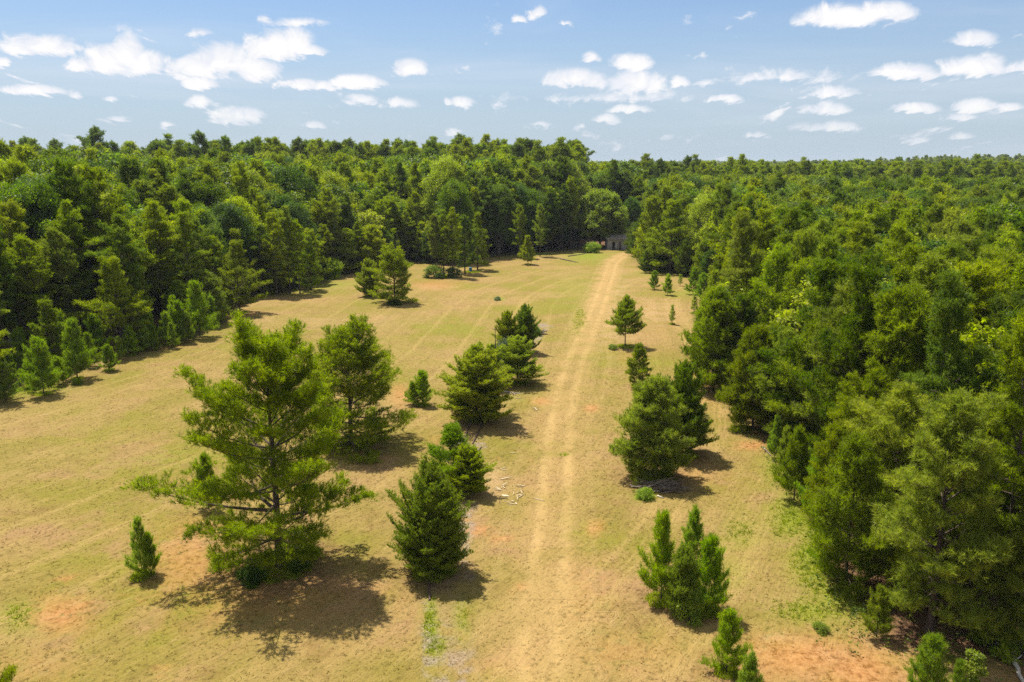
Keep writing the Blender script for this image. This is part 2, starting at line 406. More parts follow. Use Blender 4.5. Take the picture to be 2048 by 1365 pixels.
M['blue'] = plain_mat('blue_plastic', (0.01, 0.16, 0.30, 1), (0.015, 0.22, 0.38, 1), 5, .4, .1)
M['red_twigs'] = plain_mat('dead_reddish_twigs', (0.20, 0.13, 0.11, 1), (0.36, 0.26, 0.23, 1), 5, .9, .3)

def ground_colour(t, geo):
    """dry mown grass, two worn ruts, clay, gravel, weeds and the floor of the woods: returns colour and a height"""
    P = geo
    a = {k: t.attr(k) for k in ('track', 'mow', 'strip', 'wood', 'clay', 'green', 'pale', 'litter')}
    nb = t.noise(P, 0.07, 4, .6); nm = t.noise(P, 0.45, 5, .62); nf = t.noise(P, 3.2, 5, .7); nx = t.noise(P, 11.0, 3, .75)
    tan1 = (0.275, 0.188, 0.062, 1); tan2 = (0.198, 0.160, 0.026, 1); brown = (0.175, 0.102, 0.036, 1)
    col = t.mix(t.step(nb, .38, .62), tan1, tan2)
    col = t.mix(t.step(nm, .5, .72, 0, .55), col, brown)
    pk = t.noise(P, 0.16, 5, .65)
    col = t.mix(t.m('MULTIPLY', t.step(pk, .48, .64), t.step(t.sep(P)[1], 75.0, 35.0, .35, .85)), col, (0.290, 0.172, 0.078, 1))
    col = t.mix(t.step(pk, .46, .36, 0, .5), col, (0.188, 0.150, 0.028, 1))
    # mowing rows follow the edge of the wood
    mw = t.m('ADD', a['mow'], t.m('MULTIPLY', t.m('SUBTRACT', nm, .5), 0.5))
    wv = t.noise(t.comb(t.m('MULTIPLY', mw, 0.95), t.m('MULTIPLY', nb, 1.0), 0.0), 1.0, 3, .65)
    col = t.mix(t.step(wv, .50, .70, 0, .5), col, (0.345, 0.238, 0.082, 1))
    col = t.mix(t.step(wv, .46, .32, 0, .45), col, (0.185, 0.140, 0.032, 1))
    sk = t.noise(t.comb(t.m('MULTIPLY', mw, 5.5), t.m('MULTIPLY', t.sep(P)[1], .9), 0.0), 1.0, 4, .7)
    col = t.mix(t.step(sk, .52, .70, 0, .45), col, (0.345, 0.245, 0.095, 1))
    col = t.mix(t.step(sk, .47, .30, 0, .55), col, (0.150, 0.105, 0.026, 1))
    # green tinge
    gn = t.noise(P, 0.9, 5, .7)
    gw = t.m('MULTIPLY', t.m('ADD', t.m('MULTIPLY', a['green'], 1.1), t.step(nb, .52, .66, 0, .34)), t.step(t.m('ADD', gn, t.m('MULTIPLY', a['green'], .22)), .36, .56), clamp=True)
    col = t.mix(gw, col, (0.180, 0.205, 0.018, 1))
    # pale dust and clay
    pw = t.m('MULTIPLY', a['pale'], t.step(nm, .38, .58))
    col = t.mix(pw, col, (0.42, 0.285, 0.140, 1))
    spots = t.m('MULTIPLY', t.step(t.noise(P, 0.30, 4, .6), .62, .72), .4)
    cw = t.m('MULTIPLY', t.m('MAXIMUM', a['clay'], spots), t.step(t.m('ADD', t.noise(P, 1.3, 5, .68), t.m('ADD', t.m('MULTIPLY', a['clay'], .26), t.m('MULTIPLY', t.m('SUBTRACT', nf, .5), .30))), .44, .57), clamp=True)
    clayc = t.mix(t.step(nf, .35, .65), (0.26, 0.098, 0.028, 1), (0.39, 0.195, 0.075, 1))
    col = t.mix(t.m('MULTIPLY', cw, .85), col, clayc)
    # the two ruts and the worn middle
    tr = t.m('ADD', t.m('ABSOLUTE', a['track']), t.m('MULTIPLY', t.m('SUBTRACT', t.noise(P, .8, 4, .6), .5), .5))
    rut = t.m('SUBTRACT', 1.0, t.step(t.m('ABSOLUTE', t.m('SUBTRACT', tr, .78)), .04, .58))
    rut = t.m('MULTIPLY', rut, t.step(t.sep(P)[1], 26.0, 45.0, .7, 1.0))
    rut = t.m('MULTIPLY', rut, t.m('MULTIPLY', t.step(nm, .36, .60, .2, 1.0), t.step(t.noise(P, .16, 3, .6), .38, .6, .3, 1.0)))
    worn = t.m('MULTIPLY', t.step(tr, 2.9, .6), t.step(t.noise(P, .23, 4, .65), .36, .6, .22, .75))
    far = t.step(t.sep(P)[1], 80.0, 125.0)
    worn = t.m('MULTIPLY', worn, t.m('ADD', 1.0, far), clamp=True)
    col = t.mix(worn, col, (0.345, 0.225, 0.085, 1))
    col = t.mix(t.m('MULTIPLY', rut, .45), col, (0.38, 0.260, 0.103, 1))
    # faint second wheel marks beside the track
    side = t.m('SUBTRACT', 1.0, t.step(t.m('ABSOLUTE', t.m('ADD', a['track'], t.m('ADD', 2.3, t.m('MULTIPLY', nm, .6)))), .10, .35))
    col = t.mix(t.m('MULTIPLY', side, .14), col, (0.39, 0.275, 0.110, 1))
    side = t.m('SUBTRACT', 1.0, t.step(t.m('ABSOLUTE', t.m('SUBTRACT', a['track'], t.m('ADD', 2.0, t.m('MULTIPLY', nm, .6)))), .08, .3))
    col = t.mix(t.m('MULTIPLY', side, .12), col, (0.39, 0.275, 0.110, 1))
    # gravel
    gs = t.m('ADD', a['strip'], t.m('MULTIPLY', t.m('SUBTRACT', t.noise(P, .7, 5, .7), .5), 2.2))
    gr = t.m('MULTIPLY', t.m('MULTIPLY', t.step(gs, 1.25, .8), t.step(gn, .40, .58)), t.step(t.noise(P, .17, 2, .5), .40, .56, .15, 1.0))
    gcol = t.mix(t.step(nx, .35, .65), (0.15, 0.112, 0.08, 1), (0.35, 0.28, 0.21, 1))
    col = t.mix(t.m('MULTIPLY', gr, .8), col, gcol)
    # needle litter and bare earth round the stems
    lw = t.m('MULTIPLY', a['litter'], t.step(t.m('ADD', gn, t.m('MULTIPLY', a['litter'], .25)), .42, .62), clamp=True)
    col = t.mix(t.m('MULTIPLY', lw, .75), col, t.mix(t.step(nf, .35, .65), (0.120, 0.062, 0.030, 1), (0.235, 0.135, 0.070, 1)))
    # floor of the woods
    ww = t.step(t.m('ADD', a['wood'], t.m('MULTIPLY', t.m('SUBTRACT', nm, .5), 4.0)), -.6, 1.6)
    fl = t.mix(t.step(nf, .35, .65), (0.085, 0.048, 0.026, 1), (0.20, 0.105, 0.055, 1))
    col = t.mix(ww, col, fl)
    # small light straws, plus dark specks painting the shade between grass clumps
    col = t.mix(t.step(nf, .47, .33, 0, .75), col, t.mix(1.0, col, (.52, .52, .45, 1), 'MULTIPLY'))
    col = t.mix(t.step(nx, .52, .74, 0, .5), col, t.mix(1.0, col, (1.35, 1.33, 1.4, 1), 'MULTIPLY'))
    col = t.mix(t.step(nx, .48, .30, 0, .75), col, t.mix(1.0, col, (.55, .56, .5, 1), 'MULTIPLY'))
    height = t.m('ADD', t.m('MULTIPLY', nf, 1.0), t.m('MULTIPLY', nx, .55))
    height = t.m('ADD', height, t.m('ADD', t.m('MULTIPLY', wv, .8), t.m('MULTIPLY', sk, 1.0)))
    height = t.m('SUBTRACT', height, t.m('MULTIPLY', rut, 1.4))
    soft = t.m('SUBTRACT', 1.0, t.m('MULTIPLY', t.m('MAXIMUM', rut, t.m('MULTIPLY', cw, .8)), .75))
    return col, height, soft, ww

def build_ground_mat():
    m, t, out = new_mat('dry_field_ground')
    P = t.node('ShaderNodeNewGeometry').outputs['Position']
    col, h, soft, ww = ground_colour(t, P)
    d = t.node('ShaderNodeBsdfPrincipled'); t.set(d.inputs['Base Color'], col)
    d.inputs['Roughness'].default_value = .95; d.inputs['Specular IOR Level'].default_value = .1
    b = t.node('ShaderNodeBump'); b.inputs['Distance'].default_value = .11
    t.set(b.inputs['Strength'], t.m('MULTIPLY', soft, .9)); t.set(b.inputs['Height'], h)
    t.l.new(b.outputs[0], d.inputs['Normal']); t.l.new(d.outputs[0], out.inputs[0])
    return m
def build_grass_mat():
    m, t, out = new_mat('dry_grass_blades')
    P = t.node('ShaderNodeNewGeometry').outputs['Position']
    col, h, soft, ww = ground_colour(t, P)
    ri = t.node('ShaderNodeNewGeometry').outputs['Random Per Island']
    col = t.mix(t.m('MULTIPLY', ri, .55), col, (0.30, 0.21, 0.06, 1))
    d = t.node('ShaderNodeBsdfDiffuse'); t.set(d.inputs[0], col)
    tr = t.node('ShaderNodeBsdfTranslucent'); t.set(tr.inputs[0], col)
    mx = t.node('ShaderNodeMixShader'); mx.inputs[0].default_value = .35
    t.l.new(d.outputs[0], mx.inputs[1]); t.l.new(tr.outputs[0], mx.inputs[2]); t.l.new(mx.outputs[0], out.inputs[0])
    return m
M['ground'] = build_ground_mat(); M['grass'] = build_grass_mat()

# ------------------------------------------------------------------ linking and labelling
def link(name, me, parent=None, mat=None):
    o = bpy.data.objects.new(name, me); COL.objects.link(o)
    if parent is not None: o.parent = parent
    if mat is not None:
        o.material_slots[0].link = 'OBJECT'; o.material_slots[0].material = mat
    return o
def tag(o, label=None, cat=None, group=None, kind=None):
    if label: o['label'] = label
    if cat: o['category'] = cat
    if group: o['group'] = group
    if kind: o['kind'] = kind
    return o
def empty(name, x, y, rz=0, sc=(1, 1, 1), z=None):
    o = bpy.data.objects.new(name, None); COL.objects.link(o)
    o.location = (x, y, float(gz(x, y)) if z is None else z); o.rotation_euler = (0, 0, rz); o.scale = sc
    o.empty_display_size = .3
    return o

# ------------------------------------------------------------------ ground, track, gravel strip
def axis(a, b, step, far, growth=1.16):
    v = list(np.arange(a, b + 1e-6, step)); s = step
    while v[-1] < far[1]: s *= growth; v.append(v[-1] + s)
    s = step
    while v[0] > far[0]: s *= growth; v.insert(0, v[0] - s)
    return np.array(v)
def build_ground():
    xs = axis(-64, 60, .5, (-9000, 9000)); ys = axis(18, 204, .6, (-2500, 14000))
    X, Y = np.meshgrid(xs, ys); nx, ny = len(xs), len(ys)
    x, y = X.ravel(), Y.ravel()
    V = np.stack([x, y, gz(x, y)], 1)
    i = (np.arange(ny - 1)[:, None] * nx + np.arange(nx - 1)[None, :]).ravel()
    F = np.stack([i, i + 1, i + nx + 1, i + nx], 1)
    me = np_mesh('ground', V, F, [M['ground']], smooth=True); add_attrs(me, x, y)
    tag(link('ground', me), 'dry mown grassland with red clay showing through', kind='structure')
def strip_sheet(name, P, half, lift, label, seed, z0=None):
    rng = np.random.RandomState(seed)
    P = smooth_line(P, 6); d = np.gradient(P, axis=0); d = unit(d); nrm = np.stack([d[:, 1], -d[:, 0]], 1)
    n = len(P); W = 15
    k = rng.normal(0, 1, (n, 2)); k = np.array([np.convolve(k[:, j], [.25, .5, .25], 'same') for j in (0, 1)]).T * .22
    s = np.linspace(-1, 1, W)
    wl = half + k[:, 0]; wr = half + k[:, 1]
    off = np.where(s[None, :] < 0, s[None, :] * wl[:, None], s[None, :] * wr[:, None])
    XY = P[:, None, :] + nrm[:, None, :] * off[..., None]
    x = XY[..., 0].ravel(); y = XY[..., 1].ravel()
    V = np.stack([x, y, gz(x, y) + lift], 1)
    i = (np.arange(n - 1)[:, None] * W + np.arange(W - 1)[None, :]).ravel()
    F = np.stack([i, i + 1, i + W + 1, i + W], 1)
    me = np_mesh(name, V, F, [M['ground']], smooth=True); add_attrs(me, x, y)
    return tag(link(name, me), label, kind='structure')
build_ground()
strip_sheet('dirt_track', TRACK[8:], 1.45, .006, 'pale two-rut dirt track running up the field', 3)
strip_sheet('gravel_strip', STRIP, 1.15, .006, 'grey gravel strip of an old foundation beside the cedars', 4)

# ------------------------------------------------------------------ tree prototypes
def interp(p, t): return np.interp(t, np.linspace(0, 1, len(p)), p)

def grow_conifer(seed, H, base, R, prof, nprim, e0, e1, sec_step, tuft_step, tsize, K, width, spread=.75, sec_len=.42, curve=.10, tr=.02,
                 irregular=.3, upbias=.55, start=.22, lean=0.0, fork=0, whorl=5, shoots=0, pom=0):
    rng = np.random.RandomState(seed)
    lines = []
    n = 14
    wob = np.cumsum(rng.normal(0, .012 * H / 4, (n, 2)), 0) * .35; wob[0] = 0
    zt = np.linspace(0, H * .985, n)
    trunk = np.stack([wob[:, 0] + lean * zt, wob[:, 1], zt], 1)
    r = np.maximum(tr * H * (1 - zt / H * .93), .010); r[0] *= 1.35
    lines.append((trunk, r))
    stems = [(trunk, base, 1.0)]
    for k in range(fork):
        s0 = rng.uniform(.02, .12) * H; a = rng.uniform(0, 2 * pi); hh = H * rng.uniform(.7, .95)
        z2 = np.linspace(s0, hh, 10); q = (z2 - s0) / (hh - s0)
        P = np.stack([cos(a) * R * .42 * q ** .8, sin(a) * R * .42 * q ** .8, z2], 1)
        lines.append((P, np.maximum(tr * H * .6 * (1 - q * .9), .01))); stems.append((P, base, .75))
    tp, td, ts = [], [], []
    up = np.array([0, 0, 1.0])
    def side_branches(Q, d, L):
        """secondary twigs and their tufts along a primary"""
        seg = np.linalg.norm(np.diff(Q, axis=0), axis=1); cum = np.concatenate([[0], np.cumsum(seg)]); tot = cum[-1]
        m = max(2, int((1 - start) * tot / sec_step * 2))
        for k in range(m):
            s = start + (1 - start) * (k + rng.uniform(0, .9)) / m
            p = np.array([np.interp(s * tot, cum, Q[:, j]) for j in range(3)])
            p2 = np.array([np.interp(min(1, s + .05) * tot, cum, Q[:, j]) for j in range(3)])
            tg = unit(p2 - p + d * 1e-3)
            sd = unit(np.cross(tg, up)) * (1 if k % 2 else -1)
            l2 = (sec_len * tot * (1.15 - s) + .5 * tsize) * rng.uniform(.6, 1.2)
            dd = unit(tg * rng.uniform(.5, 1.0) + sd * rng.uniform(.5, 1.0) + up * rng.uniform(-.05, .45))
            nseg = 3; W = [p]
            for q in range(nseg): W.append(W[-1] + dd * l2 / nseg); dd = unit(dd + up * .18)
            W = np.array(W)
            lines.append((W, np.linspace(max(.006, .006 * H * .12), .004, nseg + 1)))
            if pom:
                for f, wq in ((.62, .6), (1.0, 1.0)):
                    pc = W[0] + (W[-1] - W[0]) * f; ps = tsize * rng.uniform(.7, 1.25)
                    for q in range(int(pom * wq)):
                        o_ = rng.normal(0, 1, 3) * np.array([.62, .62, .42]) * ps
                        tp.append(pc + o_); td.append(unit(dd * .5 + up * upbias + o_ / ps * .5 + rng.normal(0, .2, 3))); ts.append(ps)
                continue
            nt = max(1, int(l2 * .85 / tuft_step))
            for q in range(nt + 1):
                f = .15 + .85 * q / max(1, nt)
                pp = W[0] + (W[-1] - W[0]) * f
                for w_ in range(2):
                    tp.append(pp + rng.normal(0, .28, 3) * tsize * (w_ + .3)); td.append(unit(dd * .6 + up * upbias + rng.normal(0, .38, 3))); ts.append(tsize * rng.uniform(.75, 1.25))
        tp.append(Q[-1]); td.append(unit(d + up * .4)); ts.append(tsize * 1.1)
    for (S, b, wgt) in stems:
        npn = int(nprim * wgt); zs = S[:, 2]
        az = rng.uniform(0, 6.28)
        skew = rng.uniform(0, 6.28)
        lay = rng.uniform(1 - irregular, 1 + irregular, npn // whorl + 2)
        for i in range(npn):
            g = i // whorl; ng = max(1, npn / whorl)
            t = min(.995, (g + .5 + rng.normal(0, .16)) / ng) if whorl > 1 else (i + rng.uniform(0, 1)) / npn
            t = max(0.0, t)
            z = H * b + (zs[-1] - H * b) * t ** .92
            if whorl > 1 and i % whorl == 0: az += 1.1
            a = az + (i % whorl) * 2 * pi / whorl + rng.normal(0, .3) if whorl > 1 else i * 2.39996 + rng.normal(0, .3)
            L = R * interp(prof, t) * lay[g] * rng.uniform(1 - irregular * .7, 1 + irregular * .5) * (1 + .12 * cos(a - skew)) * (.8 if wgt < 1 else 1)
            e = radians(e0 + (e1 - e0) * t + rng.normal(0, 7))
            p = np.array([np.interp(z, zs, S[:, 0]), np.interp(z, zs, S[:, 1]), z])
            Q = [p]; nseg = 6
            bend = curve * rng.uniform(.3, 1.6)
            for k in range(nseg):
                d = np.array([cos(a) * cos(e), sin(a) * cos(e), sin(e)])
                Q.append(Q[-1] + d * L / nseg); e += bend; a += rng.normal(0, .05)
            Q = np.array(Q)
            r0 = max(.007, tr * H * .38 * (L / R) * (1 - t * .4))
            lines.append((Q, np.linspace(r0, .005, nseg + 1)))
            side_branches(Q, d, L)
        top = S[-1]
        for k in range(6):
            tp.append(top + np.array([0, 0, -k * tsize * .45])); td.append(unit(np.array([rng.normal(0, .3), rng.normal(0, .3), 1]))); ts.append(tsize)
        # candles: upright shoots of a young pine
        for k in range(shoots):
            q = rng.uniform(.5, 1); a = rng.uniform(0, 6.28); rr = R * interp(prof, q) * .5
            pp = np.array([cos(a) * rr, sin(a) * rr, H * (b + (1 - b) * q)])
            for j in range(4):
                tp.append(pp + up * j * tsize * .5); td.append(unit(up + rng.normal(0, .12, 3))); ts.append(tsize * .8)
    tp = np.array(tp); td = np.array(td); ts = np.array(ts)
    V, F = tubes(lines, 5)
    tm = np_mesh('trunk', V, F, [M['bark']], smooth=True)
    V, F = needles(rng, tp, td, ts, K, width, spread)
    cm = np_mesh('crown', V, F, [M['pine']])
    return dict(H=H, trunk=tm, crown=cm, n=len(F))

def grow_broad(seed, H, base, R, nlobe, lobe, K, leaf, npts=26, flat=1.0, tr=.02, bark='bark_grey'):
    """broadleaf: trunk, limbs and leafy lobes, each lobe a loose shell of leaf clumps"""
    rng = np.random.RandomState(seed); lines = []
    zt = np.linspace(0, H * .8, 9); wob = np.cumsum(rng.normal(0, .02 * H / 4, (9, 2)), 0); wob[0] = 0
    trunk = np.stack([wob[:, 0], wob[:, 1], zt], 1)
    lines.append((trunk, np.maximum(tr * H * (1 - zt / H), .02)))
    P, Nn = [], []
    for k in range(nlobe):
        t = (k + rng.uniform(0, 1)) / nlobe
        a = k * 2.39996 + rng.normal(0, .4)
        z = H * (base + (1 - base) * t); rad = R * math.sqrt(max(.02, 1 - (1.75 * t - .75) ** 2 if t > .43 else 1 - (1.1 * (.43 - t)) ** 2)) * rng.uniform(.45, 1.0)
        c = np.array([cos(a) * rad, sin(a) * rad, z - lobe * .5])
        s = trunk[min(8, int(rng.uniform(.3, .75) * 8 * (t * .7 + .3)))]
        mid = (s + c) / 2 + np.array([0, 0, rng.uniform(-.05, .12) * H])
        lines.append((np.array([s, mid, c]), np.array([tr * H * .35, tr * H * .2, .01])))
        lr = lobe * rng.uniform(.65, 1.3)
        v = unit(rng.normal(0, 1, (npts, 3))); v[:, 2] = np.abs(v[:, 2]) * 1.0 - .25 * rng.rand(npts)
        q = c + v * lr * rng.uniform(.55, 1.05, (npts, 1)) * np.array([1, 1, .75 * flat])
        P.append(q); Nn.append(unit(v + np.array([0, 0, .5])))
        for j in range(3): lines.append((np.array([c, q[j]]), np.array([.02, .008])))
    P = np.vstack(P); Nn = np.vstack(Nn)
    V, F = tubes(lines, 5); tm = np_mesh('trunk', V, F, [M[bark]], smooth=True)
    V, F = leaves(rng, P, Nn, np.full(len(P), leaf), K, lobe * .2)
    cm = np_mesh('crown', V, F, [M['broad']])
    return dict(H=H, trunk=tm, crown=cm, n=len(F))

def grow_bare(seed, H, R, n, mat, base=.3, twig=5):
    rng = np.random.RandomState(seed); lines = []; tw = []
    zt = np.linspace(0, H, 9); wob = np.cumsum(rng.normal(0, .02 * H / 3, (9, 2)), 0); wob[0] = 0
    trunk = np.stack([wob[:, 0], wob[:, 1], zt], 1); lines.append((trunk, np.maximum(.02 * H * (1 - zt / H * .9), .02)))
    for k in range(n):
        t = base + (1 - base) * (k + .5) / n; z = H * t; i = min(7, int(t * 8)); s = trunk[i] + (trunk[i + 1] - trunk[i]) * (t * 8 - i)
        a = rng.uniform(0, 6.28); e = rng.uniform(.3, 1.1); L = R * rng.uniform(.4, 1) * (1.2 - t * .6)
        Q = [s]
        for j in range(5):
            Q.append(Q[-1] + np.array([cos(a) * cos(e), sin(a) * cos(e), sin(e)]) * L / 5); a += rng.normal(0, .25); e += rng.normal(.05, .15)
        Q = np.array(Q); lines.append((Q, np.linspace(.007 * H, .012, 6)))
        for j in range(twig):
            q = Q[1 + j % 5]; d = unit(rng.normal(0, 1, 3) + np.array([0, 0, .7]))
            tw.append((np.array([q, q + d * L * .2, q + unit(d + rng.normal(0, .3, 3)) * L * .42]), np.array([.02, .014, .006])))
    V, F = tubes(lines + tw, 5); tm = np_mesh('dead_tree', V, F, [mat], smooth=True)
    return dict(H=H, trunk=tm, crown=None, n=len(F))

PR = {}
# the two open grown pines
PR['hero'] = grow_conifer(101, 12.6, .05, 4.7, (.84, 1.0, 1.0, .94, .86, .74, .46), 72, -10, 48, .31, .22, .26, 19, .10, .85, sec_len=.44, tr=.018, irregular=.38, whorl=4, start=.18, curve=.09, pom=8)
PR['hero2'] = grow_conifer(102, 8.9, .03, 3.6, (.9, 1.0, 1.0, .96, .90, .76, .50), 70, -12, 56, .30, .20, .25, 19, .10, .85, sec_len=.44, tr=.020, irregular=.28, whorl=4, start=.18, pom=7)
for k, s_ in enumerate((105, 106)):      # the nearest pines of the wood, needles at their real length
    PR['near%d' % k] = grow_conifer(s_, 11.5, .10, 2.9, (.75, .95, 1.0, .92, .76, .52, .20), 72, -10, 56, .34, .22, .27, 18, .105, .8, sec_len=.46, tr=.016, irregular=.36, whorl=4, start=.18, curve=.07, pom=8)
PR['bushy'] = grow_conifer(103, 6.2, .02, 2.1, (.95, 1.0, .98, .9, .76, .56, .26), 56, -8, 60, .32, .20, .24, 18, .11, .8, sec_len=.44, tr=.014, irregular=.30, whorl=4, start=.15, pom=7, fork=1)
PR['bushy2'] = grow_conifer(104, 6.2, .02, 2.1, (.9, 1.0, 1.0, .86, .74, .52, .22), 50, -8, 60, .32, .20, .24, 18, .11, .8, sec_len=.44, tr=.014, irregular=.34, whorl=4, start=.15, pom=7)
# field edge pines, branched low
for k, s in enumerate((111, 112, 113, 114)):
    PR['mid%d' % k] = grow_conifer(s, 10.0, .05 + .04 * (k % 2), 2.9, (.85, 1.0, .96, .86, .70, .46, .16), 52, -8, 54, .36, .25, .245, 19, .12, .8, pom=8, tr=.014, irregular=.36, whorl=5, start=.22)
# wood pines, crowns on tall trunks
for k, s in enumerate((121, 122, 123, 124, 125)):
    PR['tall%d' % k] = grow_conifer(s, 20.0, .20 + .05 * (k % 3), 3.1, (.55, .8, 1.0, 1.0, .90, .62, .24), 64, -12, 52, .44, .42, .34, 15, .14, .8, pom=8, tr=.010, irregular=.45, whorl=4, start=.26)
# young pines
for k, s in enumerate((131, 132, 133, 134)):
    PR['young%d' % k] = grow_conifer(s, 4.0, .04, 1.45 + .12 * (k % 2), (1.0, .98, .9, .8, .66, .48, .22), 36, 15, 64, .24, .16, .27, 17, .09, .65, tr=.012, irregular=.22, whorl=4, start=.15, sec_len=.35, upbias=.8, shoots=5)
PR['sapling'] = grow_conifer(135, 2.6, .08, .62, (1.0, .9, .8, .7, .5, .3), 20, 25, 62, .24, .17, .24, 14, .08, .6, tr=.013, irregular=.3, whorl=4, start=.2, sec_len=.3, upbias=.9)
PR['lone'] = grow_conifer(136, 6.0, .24, 2.2, (.9, 1.0, .92, .78, .60, .40, .16), 60, 0, 62, .26, .18, .28, 18, .10, .7, tr=.013, irregular=.18, whorl=4, start=.2, upbias=.8)
# cedars
for k, s in enumerate((141, 142)):
    PR['cedar%d' % k] = grow_conifer(s, 6.0, .02, 2.35, (.95, 1.0, .96, .86, .70, .50, .20), 150, 10, 62, .20, .13, .17, 12, .17, .6, tr=.014, irregular=.30, whorl=1, start=.25, upbias=.5, sec_len=.36, fork=k)
PR['cedar_big'] = grow_conifer(145, 6.4, .02, 2.35, (1.0, 1.08, 1.05, 1.0, .90, .76, .48), 210, 14, 72, .22, .12, .15, 12, .18, .55, tr=.012, irregular=.34, whorl=1, start=.35, upbias=.6, sec_len=.30, fork=3)
# broadleaf
for k, s in enumerate((151, 152, 153)):
    PR['broad%d' % k] = grow_broad(s, 15.0, .22, 4.6, 70, 1.35, 22, .115, 30)
PR['sycamore'] = grow_broad(155, 13.5, .27, 6.2, 130, 1.25, 20, .15, 32)
PR['shrub'] = grow_broad(156, 2.2, .05, 1.25, 24, .55, 16, .065, 20, tr=.012, flat=1.3)
PR['sap_leaf'] = grow_broad(157, 3.0, .16, .75, 22, .34, 12, .085, 16, tr=.010)
PR['snag'] = grow_bare(161, 14, 4.0, 16, M['deadwood'], .35, 4)
PR['bare'] = grow_bare(162, 13, 4.2, 34, M['red_twigs'], .35, 14)
PR['stem'] = grow_bare(163, 5.6, .8, 7, M['darkstick'], .35, 2)

for p_ in PR.values():      # true height of each shape
    me_ = p_['crown'] or p_['trunk']
    co_ = np.zeros(len(me_.vertices) * 3, np.float32); me_.vertices.foreach_get('co', co_); p_['H'] = float(np.percentile(co_[2::3], 99.9))
def plant(kind, x, y, h, label, name, cat, mat=None, rz=None, wide=1.0, group=None, tilt=0.0):
    p = PR[kind]; s = h / p['H']
    rz = random.uniform(0, 6.28) if rz is None else rz
    if p['crown'] is None:
        o = link(name, p['trunk']); o.location = (x, y, float(gz(x, y))); o.rotation_euler = (0, 0, rz); o.scale = (s * wide, s * wide, s)
        return tag(o, label, cat, group)
    o = empty(name, x, y, rz, (s * wide, s * wide, s))
    if tilt: o.rotation_euler = (random.uniform(-tilt, tilt), random.uniform(-tilt, tilt), rz)
    tag(o, label, cat, group)
    link('trunk', p['trunk'], o)
    link('crown', p['crown'], o, mat)
    return o

# ------------------------------------------------------------------ the trees one can name
TREES = []     # x, y, radius of every planted tree
def tree(kind, fx, fy, topy, label, name='pine_tree', cat='pine tree', mat='pine', wide=1.0, rz=None, group=None, rad=2.0):
    x, y = at(fx, fy); h = h_at(y, topy) - float(gz(x, y))
    TREES.append((x, y, rad))
    return plant(kind, x, y, h, label, name, cat, M[mat] if mat else None, rz, wide, group)

tree('hero', 562, 1132, 634, 'largest open-grown pine of the field, tiered boughs, wide dark shadow below', mat='pine_open', wide=1.06, rz=3.5)
tree('hero2', 702, 892, 634, 'round-topped green pine standing behind the largest open-grown pine', mat='pine_open', wide=1.2, rz=1.0)
tree('young1', 418, 1022, 905, 'small pine half hidden under the outer boughs of the largest open pine', mat='pine_young', wide=.8)
tree('young2', 285, 1152, 1032, 'slim bright young pine alone on the clay beside the largest pine', mat='pine_young', wide=.72)
tree('young3', 303, 1150, 1062, 'shorter twin stem pressed against the slim bright young pine', mat='pine_young', wide=.62)
tree('cedar_big', 868, 1140, 925, 'large dark cedar with many upswept stems in the row by the gravel strip', 'cedar_tree', 'cedar tree', 'cedar_dark', 1.18)
tree('bushy2', 908, 972, 848, 'bright green pine just behind the large dark cedar', mat='pine_young', wide=1.25)
tree('cedar1', 932, 990, 892, 'low bright cedar tucked between the large dark cedar and the gravel', 'cedar_tree', 'cedar tree', 'cedar', 1.35)
tree('young1', 845, 812, 740, 'small pointed pine alone beside the round-topped pine', mat='pine_young', wide=1.15)
tree('young2', 826, 812, 762, 'low pine bush at the foot of the small pointed pine', mat='pine_young', wide=1.3)
tree('cedar1', 953, 838, 690, 'broad olive cedar at the near end of the middle cedar row', 'cedar_tree', 'cedar tree', 'cedar', 1.5)
tree('cedar0', 1035, 765, 672, 'spreading cedar behind the bare dead stem', 'cedar_tree', 'cedar tree', 'cedar', 1.5)
tree('cedar0', 985, 775, 690, 'dark cedar between the broad olive cedar and the dead stem', 'cedar_tree', 'cedar tree', 'cedar_dark', 1.0)
tree('cedar1', 1048, 706, 610, 'tallest dark cedar at the far end of the middle cedar row', 'cedar_tree', 'cedar tree', 'cedar_dark', .9)
tree('cedar0', 1015, 712, 622, 'thin sparse cedar beside the tallest dark cedar', 'cedar_tree', 'cedar tree', 'cedar', 1.0)
tree('shrub', 1072, 672, 652, 'round broad-leaved bush at the far end of the cedar row', 'bush', 'bush', 'broad', .9)
tree('shrub', 1012, 742, 676, 'grey-green shrub among the cedars of the middle row', 'bush', 'bush', 'grey_green', .62)
tree('stem', 993, 776, 655, 'bare dead stem standing among the cedars of the middle row', 'dead_tree', 'dead tree', None, 1.0)
tree('lone', 1250, 695, 591, 'lone pine on a clear trunk close beside the dirt track', mat='pine_open', wide=1.0)
tree('shrub', 1225, 700, 688, 'low weedy bush at the foot of the lone pine on a clear trunk', 'bush', 'bush', 'lime', 1.4)
tree('bushy2', 1277, 772, 687, 'dense young pine between the lone trunked pine and the big pine clump', mat='pine', wide=.95)
tree('bushy', 1306, 950, 752, 'big low-branched pine across the track with brush under it', mat='pine_open', wide=1.05, rz=2)
tree('cedar0', 1363, 905, 722, 'dark pointed cedar behind the big low-branched pine', 'cedar_tree', 'cedar tree', 'cedar_dark', .85)
tree('broad0', 1382, 900, 800, 'dark rounded shrubby tree at the side of the pointed cedar', 'broadleaf_tree', 'broadleaf tree', 'broad_dark', .85)
tree('sapling', 1344, 648, 609, 'tiny cone-shaped pine on bare ground beyond the lone trunked pine', mat='pine_young', wide=1.2)
tree('sapling', 1388, 627, 586, 'tiny pine with a weed tuft, nearest the wood beyond the lone pine', mat='pine_young', wide=1.2)
